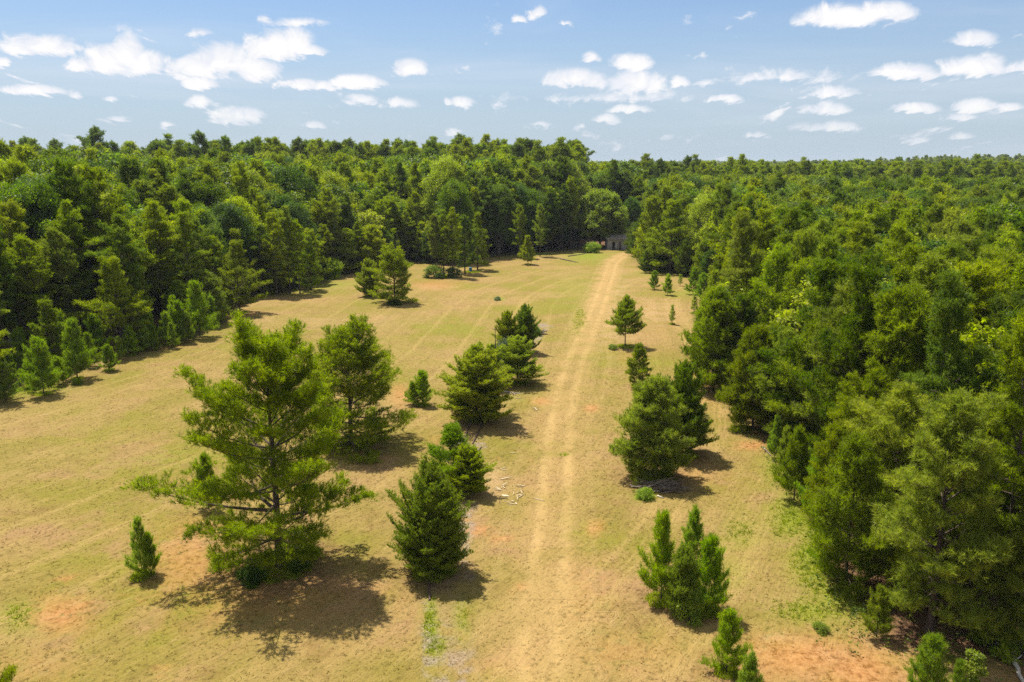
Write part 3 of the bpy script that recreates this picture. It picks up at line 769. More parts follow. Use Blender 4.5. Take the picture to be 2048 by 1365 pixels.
tree('young0', 1335, 590, 548, 'middle pine of the small group beyond the tiny pines', mat='pine_young', wide=1.1)
tree('young1', 1309, 578, 541, 'pine of the small group nearest the far dirt track', mat='pine_young', wide=1.05)
tree('young2', 1386, 588, 534, 'taller pine of the small group against the wood edge', mat='pine_young', wide=1.05)
tree('sapling', 1360, 572, 548, 'weedy sapling between the pines of the small group', mat='lime', wide=1.4)
tree('young2', 1322, 1205, 1018, 'tallest spire of the bright four-pine clump near the clay', mat='pine_young', wide=.78)
tree('young0', 1385, 1135, 1010, 'back pine of the bright four-pine clump, open boughs', mat='pine_young', wide=.8)
tree('young1', 1415, 1228, 1068, 'dense dark-sided pine of the bright four-pine clump nearest the wood', mat='pine_young', wide=.82)
tree('bushy', 1362, 1232, 1092, 'front centre pine of the bright four-pine clump', mat='pine_young', wide=.85)
tree('shrub', 1378, 1240, 1165, 'feathery light bush at the foot of the four-pine clump', 'bush', 'bush', 'lime', .75)
tree('young3', 1452, 1352, 1215, 'bright young pine with a leaning tip on the pale clay patch', mat='pine_young', wide=.85)
tree('young0', 1496, 1420, 1302, 'young pine cut by the bottom of the picture beside the leaning-tipped one', mat='pine_young', wide=.95)
tree('young1', 1852, 1425, 1268, 'bright young pine in front of the tall shaded pine trunk', mat='pine_young', wide=.85)
tree('young2', 1905, 1425, 1318, 'lower young pine touching the yellow-green sapling', mat='pine_young', wide=.8)
tree('sap_leaf', 1935, 1400, 1300, 'yellow-green leafy sapling beside the bright young pine', 'sapling', 'sapling', 'lime', .85)
tree('young2', -26, 1420, 1268, 'young pine cut by the edge of the picture at the bottom corner', mat='pine', wide=1.0)
tree('near0', 1857, 1272, 785, 'tall shaded pine with a thick dark trunk above the yellow-green sapling', mat='pine_open', wide=1.0, rz=1.3)
tree('young3', 1753, 1275, 1170, 'leaning low pine at the foot of the tall shaded pine', mat='pine', wide=.9)
tree('bushy2', 1690, 1168, 870, 'mid-sized pine on a thin trunk at the weedy wood edge', mat='pine', wide=.85)
tree('near0', 1655, 1085, 850, 'pine behind the mid-sized thin-trunked pine at the weedy edge', mat='pine_yellow', wide=.85)
tree('young1', 1588, 1000, 852, 'slender pine on a bare stem, first in the weedy wood edge', mat='pine', wide=.75)
tree('young0', 1567, 952, 850, 'small slender pine just behind the one on a bare stem', mat='pine', wide=.7)
tree('bushy', 1425, 780, 575, 'dense pine in front of the wood past the small cone-shaped pines', mat='pine', wide=.9, rz=.2)
tree('bushy2', 1475, 775, 590, 'second dense pine set back from the front one at the wood edge', mat='pine_dark', wide=.9)
tree('bushy', 1505, 858, 650, 'pine jutting into the field on the bend of the wood edge', mat='pine', wide=.85)
tree('mid3', 1560, 880, 655, 'pine next to the jutting one above a patch of red clay', mat='pine', wide=.85)
tree('bushy2', 1620, 905, 640, 'bushy pine standing over red pine straw at the wood edge', mat='pine_yellow', wide=.9)
tree('near1', 1950, 1180, 800, 'pine filling the wood between the tall shaded pine and the glossy leafy tree', mat='pine', wide=1.0)
tree('near1', 1775, 1120, 770, 'pine in the second rank just behind the tall shaded pine', mat='pine_yellow', wide=1.0)
tree('near0', 2050, 1310, 940, 'pine cut by the picture edge above the fallen grey log', mat='pine', wide=.9)
tree('near1', 1720, 1050, 740, 'pine in the second rank above the mid-sized thin-trunked pine', mat='pine', wide=.95)
tree('broad1', 2062, 1190, 850, 'dark glossy leafy tree at the picture edge behind the tall shaded pine', 'broadleaf_tree', 'broadleaf tree', 'broad_dark', .75, rad=3)
# the fringe beside the tall left wood
for q in [('young0', 262, 713, 650, 'small round pine at the wood edge, last of the six mown-round pines', 1.2),
          ('young1', 218, 742, 688, 'smallest of the six mown-round pines, with a weed at its foot', 1.1),
          ('young2', 155, 757, 635, 'tall slim pine of the six mown-round pines with open boughs', .95),
          ('young3', 88, 786, 672, 'two-stemmed open pine of the six mown-round pines', 1.0),
          ('young0', 48, 748, 655, 'pale thin pine set back behind the two-stemmed one', 1.1),
          ('young1', 10, 800, 712, 'pine at the picture edge, nearest of the six mown-round pines', 1.1),
          ('young2', 128, 726, 618, 'taller fringe pine behind the tall slim mown-round pine', 1.0),
          ('young3', 195, 712, 628, 'fringe pine between the smallest and the round mown-round pines', 1.0),
          ('young0', 335, 690, 622, 'low bright fringe pine at the foot of the dark wood', 1.1),
          ('young1', 362, 684, 600, 'second low bright fringe pine at the foot of the dark wood', 1.0),
          ('young2', 400, 674, 560, 'tall bright fringe pine at the corner where the wood steps back', 1.0),
          ('young3', 425, 655, 590, 'narrow fringe pine on the corner where the wood steps back', .7)]:
    tree(q[0], q[1], q[2], q[3], q[4], mat='pine_young', wide=q[5], rad=1.2)
for k_, (px, py, ty) in enumerate([(62, 772, 706), (118, 768, 712), (182, 734, 664), (240, 724, 672), (292, 704, 640), (312, 702, 662), (346, 697, 644), (378, 685, 622), (442, 642, 588), (22, 768, 700), (350, 676, 590), (300, 694, 618)]):
    tree('young%d' % (k_ % 4), px, py, ty, 'bright little pine in the ragged fringe between the mown-round pines and the dark wood', mat='pine_young', wide=random.uniform(.7, 1.1), group='little pines in the fringe of the dark wood', rad=.8)
for k_, (px, py, ty) in enumerate([(1548, 918, 828), (1602, 990, 890), (1628, 1036, 905), (1648, 1132, 1015), (1452, 790, 700), (1405, 600, 545), (1422, 640, 580)]):
    tree('young%d' % (k_ % 4), px, py, ty, 'slender young pine lining the foot of the wood across the dirt track', mat='pine_young', wide=random.uniform(.65, .95), group='slender pines lining the wood across the track', rad=.8)
tree('mid3', 480, 626, 480, 'isolated conical pine standing just clear of the dark wood', mat='pine', wide=.95)
tree('tall0', 580, 586, 412, 'tallest trunk of the pine group beyond the isolated conical pine', mat='pine', wide=.9)
tree('tall1', 600, 586, 440, 'middle trunk of the pine group beyond the isolated conical pine', mat='pine', wide=.9)
tree('mid2', 622, 580, 470, 'lower pine closing the group beyond the isolated conical pine', mat='pine', wide=.9)
tree('tall3', 555, 590, 425, 'leafy-sided pine opening the group beyond the isolated conical pine', mat='pine_yellow', wide=.9)
tree('shrub', 664, 556, 516, 'bright rounded thicket at the bay in the wood edge', 'bush', 'bush', 'lime', 1.2)
tree('cedar1', 738, 594, 518, 'olive cedar touching the spreading field pine', 'cedar_tree', 'cedar tree', 'cedar', 1.0)
tree('hero2', 790, 606, 488, 'spreading yellow-green pine in mid field with an olive cedar at its side', mat='pine_yellow', wide=1.1)
tree('tall2', 872, 552, 428, 'thin-trunked pine opening the grove above the clay scrape', mat='pine', wide=.9)
tree('tall0', 888, 552, 420, 'second thin trunk of the grove above the clay scrape', mat='pine', wide=.9)
tree('tall4', 905, 553, 415, 'thickest trunk of the grove above the clay scrape', mat='pine', wide=.9)
tree('mid1', 930, 546, 430, 'low-branched dark pine in the grove above the clay scrape', mat='pine_dark', wide=.9)
tree('mid2', 955, 538, 425, 'last low-branched pine of the grove above the clay scrape', mat='pine', wide=.85)
tree('shrub', 870, 556, 530, 'leafy bush round the thin trunks above the clay scrape', 'bush', 'bush', 'broad', 1.5)
tree('shrub', 906, 554, 534, 'leafy bush round the thickest trunk of the grove', 'bush', 'bush', 'broad_dark', 1.5)
tree('young2', 1056, 528, 470, 'small yellow-green pine standing clear near the far end of the field', mat='pine_yellow', wide=1.0)
tree('tall3', 1080, 512, 408, 'trunked pine just behind the small yellow-green far pine', mat='pine', wide=.85)
tree('tall1', 1040, 514, 410, 'trunked pine set beside the small yellow-green far pine', mat='pine', wide=.85)
tree('shrub', 1186, 502, 484, 'round bush alone at the far end of the field', 'bush', 'bush', 'lime', 1.5)
tree('sycamore', 1200, 491, 380, 'large yellow-green spreading tree over the old grey shed', 'broadleaf_tree', 'broadleaf tree', 'lime', 1.0, rad=5)
tree('broad1', 1262, 484, 395, 'dark leafy tree leaning over the far side of the old shed', 'broadleaf_tree', 'broadleaf tree', 'broad_dark', .8, rad=3)
tree('broad2', 1152, 490, 400, 'dark leafy tree between the pines and the yellow-green spreading tree', 'broadleaf_tree', 'broadleaf tree', 'broad_dark', .8, rad=3)
tree('broad0', 1118, 494, 410, 'darkest broad tree at the far corner of the field', 'broadleaf_tree', 'broadleaf tree', 'broad_dark', .75, rad=3)
tree('mid0', 1300, 532, 392, 'layered yellow-green pine at the mouth of the far track', mat='pine_yellow', wide=.95)
tree('mid3', 1340, 545, 398, 'big dark pine beside the layered pine at the far track', mat='pine', wide=1.1)
tree('cedar0', 1368, 552, 480, 'pointed dark cedar under the big pines at the far track', 'cedar_tree', 'cedar tree', 'cedar_dark', .8)
tree('cedar1', 1292, 545, 500, 'low dark cedar skirting the layered pine', 'cedar_tree', 'cedar tree', 'cedar_dark', 1.0)
tree('snag', 1374, 455, 345, 'bleached dead snag rising out of the green canopy', 'dead_tree', 'dead tree', None, 1.0)
tree('snag', 1560, 475, 385, 'smaller bleached snag in the canopy above the bend of the wood', 'dead_tree', 'dead tree', None, .8)
tree('bare', 1752, 620, 402, 'leafless reddish-grey tree among the green pines', 'dead_tree', 'dead tree', None, 1.0)

# ------------------------------------------------------------------ the woods
def scatter(rng, x0, x1, y0, y1, dist_fn, n_try, keep):
    """dart throwing on a grid hash"""
    cell = 3.0; grid = {}
    def near(x, y, r):
        k = int(r / cell) + 1; ci, cj = int(x // cell), int(y // cell)
        for i in range(ci - k, ci + k + 1):
            for j in range(cj - k, cj + k + 1):
                for (a, b, rr) in grid.get((i, j), ()):
                    if (a - x) ** 2 + (b - y) ** 2 < max(r, rr * .9) ** 2: return True
        return False
    for (a, b, r) in keep: grid.setdefault((int(a // cell), int(b // cell)), []).append((a, b, r))
    X = rng.uniform(x0, x1, n_try); Y = rng.uniform(y0, y1, n_try)
    D = depth(X, Y); pts = []
    for x, y, d in zip(X, Y, D):
        r = dist_fn(x, y, d)
        if r is None or near(x, y, r): continue
        grid.setdefault((int(x // cell), int(y // cell)), []).append((x, y, r)); pts.append((x, y, d, r))
    return pts

def side(x, y):
    if x > 14 + (y - 180) * .05 and y < 195: return 'R'
    if y > 185 and x > 34: return 'R'
    return 'L' if y < 165 or x < -15 else 'C'

SHED = at(1235, 497)
def wood_spacing(x, y, d):
    if d < .6 or y < 8 or abs(x) > .86 * y + 16: return None
    if (x - SHED[0]) ** 2 + (y - SHED[1] - 3) ** 2 < 25: return None
    if 190 < y < 226 and abs(x - SHED[0]) < 11: return None
    s = side(x, y)
    if s == 'R': return 2.3 if d < 4 else (3.1 if y < 150 else 3.6)
    if s == 'L' and d > 58: return None
    return 2.3 if d < 4 else (3.1 if d < 20 else 3.8)
rngw = np.random.RandomState(77)
PTS = scatter(rngw, -170, 215, 12, 262, wood_spacing, 65000, TREES)

def wood_height(x, y, d, s, rng):
    if s == 'R':
        if d < 3.5: return rng.uniform(3.6, 7.8), 'edge'
        h = rng.uniform(11.5, 15.8) if y < 120 else rng.uniform(12.5, 16.8)
        if y > 175: h = rng.uniform(14.5, 18.5) - max(0, (x - 60) * .012)
        return h, 'inner'
    if s == 'C':
        if d < 6: return rng.uniform(14, 18), 'edge'
        return rng.uniform(18.2, 23.2) - .03 * max(0, x), 'inner'
    if d < 3.5: return rng.uniform(6, 11), 'edge'
    if d < 12: return rng.uniform(11.5, 16), 'inner'
    return rng.uniform(15.8, 21) + min(3.0, max(0, d - 18) * .12), 'deep'

cand = []
for (x, y, d, r) in PTS:
    s = side(x, y); h, row = wood_height(x, y, d, s, rngw)
    h *= 1.0
    px, py = to_px(x, y, h)
    if px < -160 or px > 2210: continue
    dist = math.hypot(x, y)
    cand.append([x, y, d, s, h, row, px, py, dist, 0.0])
# how much of each tree shows: occlusion by nearer, taller neighbours in narrow azimuth bins
cand.sort(key=lambda c: c[8])
horizon = np.full(480, 5000.0)
for c in cand:
    w = max(1.5, .17 * c[4]) * FPX / c[8]
    b0 = int((c[6] - w + 200) / 5); b1 = int((c[6] + w + 200) / 5) + 1
    b0 = max(0, b0); b1 = min(480, b1)
    if b1 <= b0: continue
    vis = np.clip(horizon[b0:b1] - c[7], 0, None).sum() * 5
    _, pb = to_px(c[0], c[1], 0.0)
    c[9] = min(vis, (pb - c[7]) * 2 * w)
    horizon[b0:b1] = np.minimum(horizon[b0:b1], c[7] + np.abs(np.linspace(-1, 1, b1 - b0)) ** 2 * c[4] * .25 * FPX / c[8])

ZONES_L = [(200, 'above the six mown-round pines'), (430, 'behind the tall bright fringe pines'), (640, 'behind the isolated conical pine'), (840, 'beyond the spreading field pine'), (1040, 'beyond the grove at the clay scrape'), (1180, 'beyond the round far bush'), (1330, 'behind the old grey shed')]
ZONES_R = [(1420, 'near the mouth of the far track'), (1560, 'behind the dense edge pines'), (1700, 'above the bend in the wood edge'), (1860, 'round the leafless reddish tree'), (5000, 'uphill of the tall shaded pine')]
def zone(px, s):
    for lim, txt in (ZONES_R if s == 'R' else ZONES_L):
        if px < lim: return txt
    return ZONES_L[-1][1]

pines = []; broads = []; rest = []
for c in cand:
    x, y, d, s, h, row, px, py, dist, vis = c
    u = rngw.rand()
    pb = .16 if s == 'L' else (.34 if s == 'C' else (.015 if y < 120 else .20))
    if s == 'L' and px < 700 and row == 'deep': pb = .30
    if row == 'edge' and s != 'C': pb = 0
    (broads if u < pb else pines).append(c)
need = 300 - 94
pines.sort(key=lambda c: -c[9]); rest += pines[need:]; pines = pines[:need]
broads.sort(key=lambda c: -c[9]); rest += broads[110:]; broads = broads[:110]
SHADE = {'pine': ('green', 'pine'), 'pine_dark': ('dark green', 'pine'), 'pine_yellow': ('yellow-green', 'pine')}
for c in pines:
    x, y, d, s, h, row, px, py, dist, vis = c
    r = rngw.rand()
    mat = 'pine_yellow' if r < .3 else ('pine_dark' if r > .72 else 'pine')
    if s == 'C' and mat == 'pine_yellow' and r < .2: mat = 'pine_dark'
    if row == 'edge' and h < 9: kind = random.choice(['mid0', 'mid2', 'bushy', 'bushy2'])
    elif h < 14.5: kind = random.choice(['mid0', 'mid1', 'mid2', 'mid3']) if s == 'R' or rngw.rand() < .55 else random.choice(['tall0', 'tall1', 'tall4'])
    else: kind = 'tall%d' % rngw.randint(5)
    size = 'low' if h < 9 else ('mid-height' if h < 14.5 else 'tall')
    place = {'edge': 'at the wood edge ', 'inner': 'in the wood ', 'deep': 'deep in the wood '}[row]
    lab = '%s %s pine %s%s' % (size, SHADE[mat][0], place, zone(px, s))
    o = plant(kind, x, y, h, lab[0].upper() + lab[1:] if False else lab, 'pine_tree', 'pine tree', M[mat], None, rngw.uniform(.85, 1.2) , 'pines ' + place.strip() + ' ' + zone(px, s), tilt=.03)
for c in broads:
    x, y, d, s, h, row, px, py, dist, vis = c
    r = rngw.rand()
    mat = 'broad_yellow' if r < (.30 if s == 'L' else .12) else ('broad_dark' if r > .66 else 'broad')
    if s == 'R' and y < 120 and mat == 'broad_yellow': mat = 'broad_dark'
    shade = {'broad': 'green', 'broad_dark': 'dark green', 'broad_yellow': 'yellow-green'}[mat]
    place = {'edge': 'at the wood edge ', 'inner': 'in the wood ', 'deep': 'deep in the wood '}[row]
    lab = '%s leafy tree %s%s' % (shade, place, zone(px, s))
    plant('broad%d' % rngw.randint(3), x, y, h * .96, lab, 'broadleaf_tree', 'broadleaf tree', M[mat], None, rngw.uniform(.75, 1.0), 'leafy trees ' + place.strip() + ' ' + zone(px, s), tilt=.03)

# ------------------------------------------------------------------ the far woods: one mass
def merged_proto(name, seed, kind):
    """light tree for the distance: trunk and crown in one mesh"""
    if kind == 'pine':
        p = grow_conifer(seed, 16.0, .25, 2.9, (.6, .9, 1.0, .98, .88, .60, .24), 48, -8, 52, .72, .7, .52, 9, .22, .85, pom=6, tr=.010, irregular=.35, whorl=4, start=.3)
    else:
        p = grow_broad(seed, 15.0, .3, 4.4, 44, 1.3, 10, .22, 18)
    vs = []; fs = []; mi = []
    a, b = p['trunk'], p['crown']
    bm_v = []
    for k, me in enumerate((a, b)):
        co = np.zeros(len(me.vertices) * 3, np.float32); me.vertices.foreach_get('co', co); vs.append(co.reshape(-1, 3))
    ka = len(a.polygons); fa = np.zeros(ka * 4, np.int32); a.loops.foreach_get('vertex_index', fa)
    nb = len(b.polygons); kb = 3 if kind == 'pine' else 4
    fb = np.zeros(nb * kb, np.int32); b.loops.foreach_get('vertex_index', fb)
    fb = fb.reshape(-1, kb) + len(vs[0])
    V = np.vstack(vs)
    if kb == 3:   # everything as triangles
        fa = fa.reshape(-1, 4); fa = np.vstack([fa[:, [0, 1, 2]], fa[:, [0, 2, 3]]])
    else: fa = fa.reshape(-1, 4)
    F = np.vstack([fa, fb]); mi = np.concatenate([np.zeros(len(fa)), np.ones(len(fb))])
    return V, F, mi
FARP = []
DET = []
for k, (seed, kind, leafm) in enumerate([(201, 'pine', 'pine'), (202, 'pine', 'pine_dark'), (203, 'pine', 'pine_yellow'), (204, 'broad', 'broad'), (205, 'broad', 'broad_dark'), (206, 'broad', 'broad_yellow')]):
    V, F, mi = merged_proto('far', seed, kind)
    V = V * (15.5 / float(np.percentile(V[:, 2], 99.9))); me = np_mesh('far_tree_%d' % k, V, F, [M['bark'], M[leafm]], mi)
    FARP.append(bpy.data.objects.new('far_tree_shape', me))     # never linked: only feeds the mass below

def joined(a, b, leafm, tri):
    vs = []
    for me in (a, b):
        co = np.zeros(len(me.vertices) * 3, np.float32); me.vertices.foreach_get('co', co); vs.append(co.reshape(-1, 3))
    fa = np.zeros(len(a.polygons) * 4, np.int32); a.loops.foreach_get('vertex_index', fa); fa = fa.reshape(-1, 4)
    k = 3 if tri else 4
    fb = np.zeros(len(b.polygons) * k, np.int32); b.loops.foreach_get('vertex_index', fb); fb = fb.reshape(-1, k) + len(vs[0])
    if tri: fa = np.vstack([fa[:, [0, 1, 2]], fa[:, [0, 2, 3]]])
    me = np_mesh('far_tree_shape', np.vstack(vs), np.vstack([fa, fb]), [M['bark'], leafm], np.concatenate([np.zeros(len(fa)), np.ones(len(fb))]))
    FARP.append(bpy.data.objects.new('far_tree_shape', me))
for key, mat_, tri in (('mid1', 'pine', 1), ('mid2', 'pine_yellow', 1), ('tall0', 'pine', 1), ('tall2', 'pine_dark', 1), ('tall4', 'pine_yellow', 1), ('broad1', 'broad', 0)):
    joined(PR[key]['trunk'], PR[key]['crown'], M[mat_], tri)

def far_points():
    rng = np.random.RandomState(5); P = []
    for c in rest: P.append((c[0], c[1], c[4], 1.0))
    edges = [(225, 330, 4.4, 1.0), (330, 600, 5.6, 1.05), (600, 1100, 9.0, 1.25), (1100, 2000, 17.0, 1.7), (2000, 3600, 25.0, 2.2)]
    for (r0, r1, sp, sc) in edges:
        a0 = -.72 if r0 < 300 else (-.30 if r0 < 600 else -.02); a1 = .72
        ring_n = int(.5 * (r1 * r1 - r0 * r0) * (a1 - a0) / (sp * sp))
        rr = np.sqrt(rng.uniform(r0 ** 2, r1 ** 2, ring_n)); aa = rng.uniform(a0, a1, ring_n)
        # jittered lattice instead of pure chance keeps crowns apart
        g = np.arange(-.95 * r1, .95 * r1, sp)
        gx, gy = np.meshgrid(g, np.arange(0, r1, sp)); gx = gx.ravel() + rng.uniform(-.42, .42, gx.size) * sp; gy = gy.ravel() + rng.uniform(-.42, .42, gy.size) * sp
        rad = np.hypot(gx, gy); az = np.arctan2(gx, gy)
        m = (rad >= r0) & (rad < r1) & (az > a0) & (az < a1)
        for x, y in zip(gx[m], gy[m]):
            if r0 < 300 and y < 262 and -170 < x < 215: continue
            left = x < 25
            h = rng.uniform(19, 23) if left and y < 340 else rng.uniform(13.5, 17.5)
            if rng.rand() < .06: h += 2.0
            P.append((x, y, h, sc))
    # fill the outer flanks seen from a step aside
    return np.array(P), rng
def build_far():
    P, rng = far_points()
    n = len(P)
    me = bpy.data.meshes.new('far_forest'); me.vertices.add(n)
    co = np.stack([P[:, 0], P[:, 1], gz(P[:, 0], P[:, 1]) - .1], 1).astype(np.float32); me.vertices.foreach_set('co', co.ravel())
    s = P[:, 2] / 15.5
    sc = np.stack([s * P[:, 3] * rng.uniform(.9, 1.25, n), s * P[:, 3] * rng.uniform(.9, 1.25, n), s], 1).astype(np.float32)
    a = me.attributes.new('tscale', 'FLOAT_VECTOR', 'POINT'); a.data.foreach_set('vector', sc.ravel())
    a = me.attributes.new('trot', 'FLOAT', 'POINT'); a.data.foreach_set('value', rng.uniform(0, 6.28, n).astype(np.float32))
    w = rng.rand(n); idx = np.select([w < .27, w < .50, w < .64, w < .82, w < .95], [0, 1, 2, 3, 4], 5)
    k = len(rest)                      # the nearer trees of the mass take the finer shapes
    hh = P[:k, 2]; idx[:k] = np.where(w[:k] < .15, 11, np.where(hh < 13, 6 + (w[:k] < .4), 8 + np.minimum(2, (w[:k] * 3).astype(int))))
    H_ = np.array([15.5] * 6 + [PR[q]['H'] for q in ('mid1', 'mid2', 'tall0', 'tall2', 'tall4', 'broad1')])[idx[:k]]
    sc[:k] = (P[:k, 2] / H_)[:, None]
    a = me.attributes.new('tidx', 'INT', 'POINT'); a.data.foreach_set('value', idx.astype(np.int32))
    o = link('far_forest', me)
    tag(o, 'far woodland canopy stretching away to the hazy horizon', 'woodland', kind='stuff')
    ng = bpy.data.node_groups.new('far_forest', 'GeometryNodeTree')
    ng.interface.new_socket('Geometry', in_out='INPUT', socket_type='NodeSocketGeometry')
    ng.interface.new_socket('Geometry', in_out='OUTPUT', socket_type='NodeSocketGeometry')
    N = ng.nodes; L = ng.links
    gi = N.new('NodeGroupInput'); go = N.new('NodeGroupOutput')
    m2p = N.new('GeometryNodeMeshToPoints'); L.new(gi.outputs[0], m2p.inputs[0])
    g2i = N.new('GeometryNodeGeometryToInstance')
    for ob in FARP:
        oi = N.new('GeometryNodeObjectInfo'); oi.inputs['Object'].default_value = ob
        L.new(oi.outputs['Geometry'], g2i.inputs[0])
    iop = N.new('GeometryNodeInstanceOnPoints'); iop.inputs['Pick Instance'].default_value = True
    L.new(m2p.outputs[0], iop.inputs['Points']); L.new(g2i.outputs[0], iop.inputs['Instance'])
    def na(name, typ):
        q = N.new('GeometryNodeInputNamedAttribute'); q.data_type = typ; q.inputs[0].default_value = name; return q.outputs['Attribute']
    L.new(na('tidx', 'INT'), iop.inputs['Instance Index'])
    L.new(na('tscale', 'FLOAT_VECTOR'), iop.inputs['Scale'])
    cb = N.new('ShaderNodeCombineXYZ'); L.new(na('trot', 'FLOAT'), cb.inputs[2])
    er = N.new('FunctionNodeEulerToRotation'); L.new(cb.outputs[0], er.inputs[0]); L.new(er.outputs[0], iop.inputs['Rotation'])
    L.new(iop.outputs[0], go.inputs[0])
    md = o.modifiers.new('trees', 'NODES'); md.node_group = ng
    print('far trees', n, 'rest', len(rest))
build_far()

# ------------------------------------------------------------------ grass, weeds, undergrowth (stuff)
def grass_points(rng, n, x0, x1, y0, y1, wfun):
    x = rng.uniform(x0, x1, n); y = y0 + (y1 - y0) * rng.uniform(0, 1, n) ** 1.15
    px, py = to_px(x, y, 0.0)
    m = (px > -120) & (px < 2170) & (depth(x, y) < .5)
    x, y = x[m], y[m]
    w = wfun(x, y); m = rng.rand(len(x)) < w
    return x[m], y[m]
def blades(name, x, y, rng, K, h, width, mat, label, cat, lean=.6, hv=None):
    n = len(x); hh = h * rng.uniform(.5, 1.3, (n, 1)) if hv is None else hv[:, None]
    b = np.stack([x, y, gz(x, y) - .005], 1)[:, None, :] + np.concatenate([rng.normal(0, 1, (n, K, 2)) * (hh * .35)[..., None], np.zeros((n, K, 1))], 2)
    d = unit(np.concatenate([rng.normal(0, lean, (n, K, 2)), np.ones((n, K, 1))], 2))
    L = (hh * rng.uniform(.6, 1.2, (n, K)))[..., None]
    w = unit(np.cross(d, rng.normal(0, 1, (n, K, 3)))) * width * hh[..., None]
    V = np.stack([b - w, b + w, b + d * L], 2).reshape(-1, 3); F = np.arange(len(V), dtype=np.int32).reshape(-1, 3)
    me = np_mesh(name, V, F, [mat]);
    if mat is M['grass']:
        at_ = field_attrs(x, y)
        for k, v in at_.items():
            a = me.attributes.new(k, 'FLOAT', 'POINT'); a.data.foreach_set('value', np.repeat(v, K * 3).astype(np.float32))
    return tag(link(name, me), label, cat, kind='stuff')
rg = np.random.RandomState(21)
def w_dry(x, y):
    t, _ = line_dist(x, y, TRACK); a = np.abs(np.abs(t) - .78)
    c = np.sin(x * 1.7 + 2 * np.sin(y * .9)) * np.sin(y * 2.1 + 1.5 * np.sin(x * 1.3)) * .5 + .5
    return np.clip(.25 + a * 1.5, .25, 1) * (1 - .75 * blob(x, y, CLAY)) * np.clip((115 - y) / 65, 0, 1) * (.35 + .65 * c)
gx, gy = grass_points(rg, 190000, -70, 50, 20, 115, w_dry)
blades('dry_grass', gx, gy, rg, 5, .075, .17, M['grass'], 'short dry tan grass covering the open field', 'grass', 1.3)
def w_green(x, y): return np.clip(blob(x, y, [g for g in GREEN if g[4] >= .45]) * 1.7 - .40, 0, 1)
gx, gy = grass_points(rg, 300000, -55, 45, 20, 110, w_green)
blades('green_weeds', gx, gy, rg, 7, .20, .09, M['broad_yellow'], 'bright green weeds spread in patches over the field', 'weeds', .8)
def under():
    rng = np.random.RandomState(31); n = 60000
    x = rng.uniform(-80, 90, n); y = rng.uniform(20, 205, n); d = depth(x, y)
    px, _ = to_px(x, y, 0.0)
    m = (px > -100) & (px < 2150) & (d > -.9 + rng.normal(0, .5, n)) & (d < 9) & (rng.rand(n) < np.where(d < 2.5, .8, .25))
    x, y = x[m], y[m]; h = rng.uniform(.15, .7, len(x)) * np.clip(1.2 - np.abs(depth(x, y)) * .02, .4, 1)
    P = np.stack([x, y, gz(x, y) + h * .5], 1)
    V, F = leaves(rng, P, np.tile([0, 0, 1.0], (len(P), 1)), .045 + h * .05, 16, .17)
    me = np_mesh('undergrowth', V, F, [M['broad']])
    tag(link('undergrowth', me), 'low leafy undergrowth along the edges of the woods', 'undergrowth', kind='stuff')
under()

def rough():
    rng = np.random.RandomState(41); X, Y = [], []
    for (px, py, r) in LITTER:
        cx, cy_ = at(px, py); n = int(150 * r); a = rng.uniform(0, 6.28, n); q = r * .55 * np.sqrt(rng.rand(n))
        X.append(cx + np.cos(a) * q); Y.append(cy_ + np.sin(a) * q)
    x = np.concatenate(X); y = np.concatenate(Y)
    blades('rough_grass', x, y, rng, 8, .24, .07, M['broad_yellow'], 'longer unmown grass left standing round the tree bases', 'grass', .5)
rough()
# weeds standing alone
def weed(px, py, h, label, mat='lime', wide=1.0):
    x, y = at(px, py); plant('shrub', x, y, h, label, 'weed_clump', 'weeds', M[mat], None, wide)
weed(1675, 1090, 1.2, 'tallest yellow-green weed clump in the weedy strip by the wood')
weed(1290, 992, .7, 'weed clump in front of the brush pile under the big low-branched pine', wide=1.4)
weed(995, 600, .6, 'grey-green weed alone in mid field beside a scrap of bare soil', 'grey_green', 1.5)
weed(1990, 1300, 1.3, 'fine-leaved weed clump near the fallen grey log', wide=1.3)
weed(500, 1165, .75, 'dark green bush at the foot of the largest open pine', 'broad_dark', 1.7)
weed(600, 1140, .6, 'low leafy bush close behind the trunk of the largest pine', 'broad', 1.7)
weed(1405, 1215, .8, 'light weed between two pines of the four-pine clump')
weed(1640, 1265, .4, 'flat weed tuft above the pale clay', 'lime', 1.6)
weed(155, 768, .5, 'weed tuft under the tall slim mown-round pine', 'lime', 1.6)
weed(790, 610, .8, 'dark bush round the trunk of the spreading field pine', 'broad_dark', 2.2)
weed(1790, 1210, .9, 'bright leafy bush in the gap left of the thick dark trunk', 'lime', 1.2)

# ------------------------------------------------------------------ sticks, debris, rails
def stick(name, pts, r, mat, label, cat, group=None, z=None, tip=.6):
    P = np.array([(x, y, (float(gz(x, y)) + r * .8) if z is None else float(gz(x, y)) + zz) for (x, y), zz in zip(pts, z if z is not None else [0] * len(pts))])
    Q = [P[0]]
    for a, b in zip(P[:-1], P[1:]):
        for k in range(1, 4): Q.append(a + (b - a) * k / 3)
    Q = np.array(Q); Q[1:-1, :2] += np.random.RandomState(int(abs(P[0, 0] * 97)) % 1000).normal(0, r * .35, (len(Q) - 2, 2))
    c = Q[0].copy(); V, F = tubes([(np.vstack([Q[:1] + (Q[:1] - Q[1:2]) * .01, Q]) - c, np.concatenate([[.002], np.linspace(r, r * tip, len(Q) - 1), [.002]]))], 6)
    o = link(name, np_mesh(name, V, F, [mat], smooth=True)); o.location = c
    return tag(o, label, cat, group)
stick('fallen_pole', [at(1120, 518), at(1140, 522), at(1158, 526)], .14, M['darkstick'], 'dark fallen pole in the grass near the small yellow-green far pine', 'log')
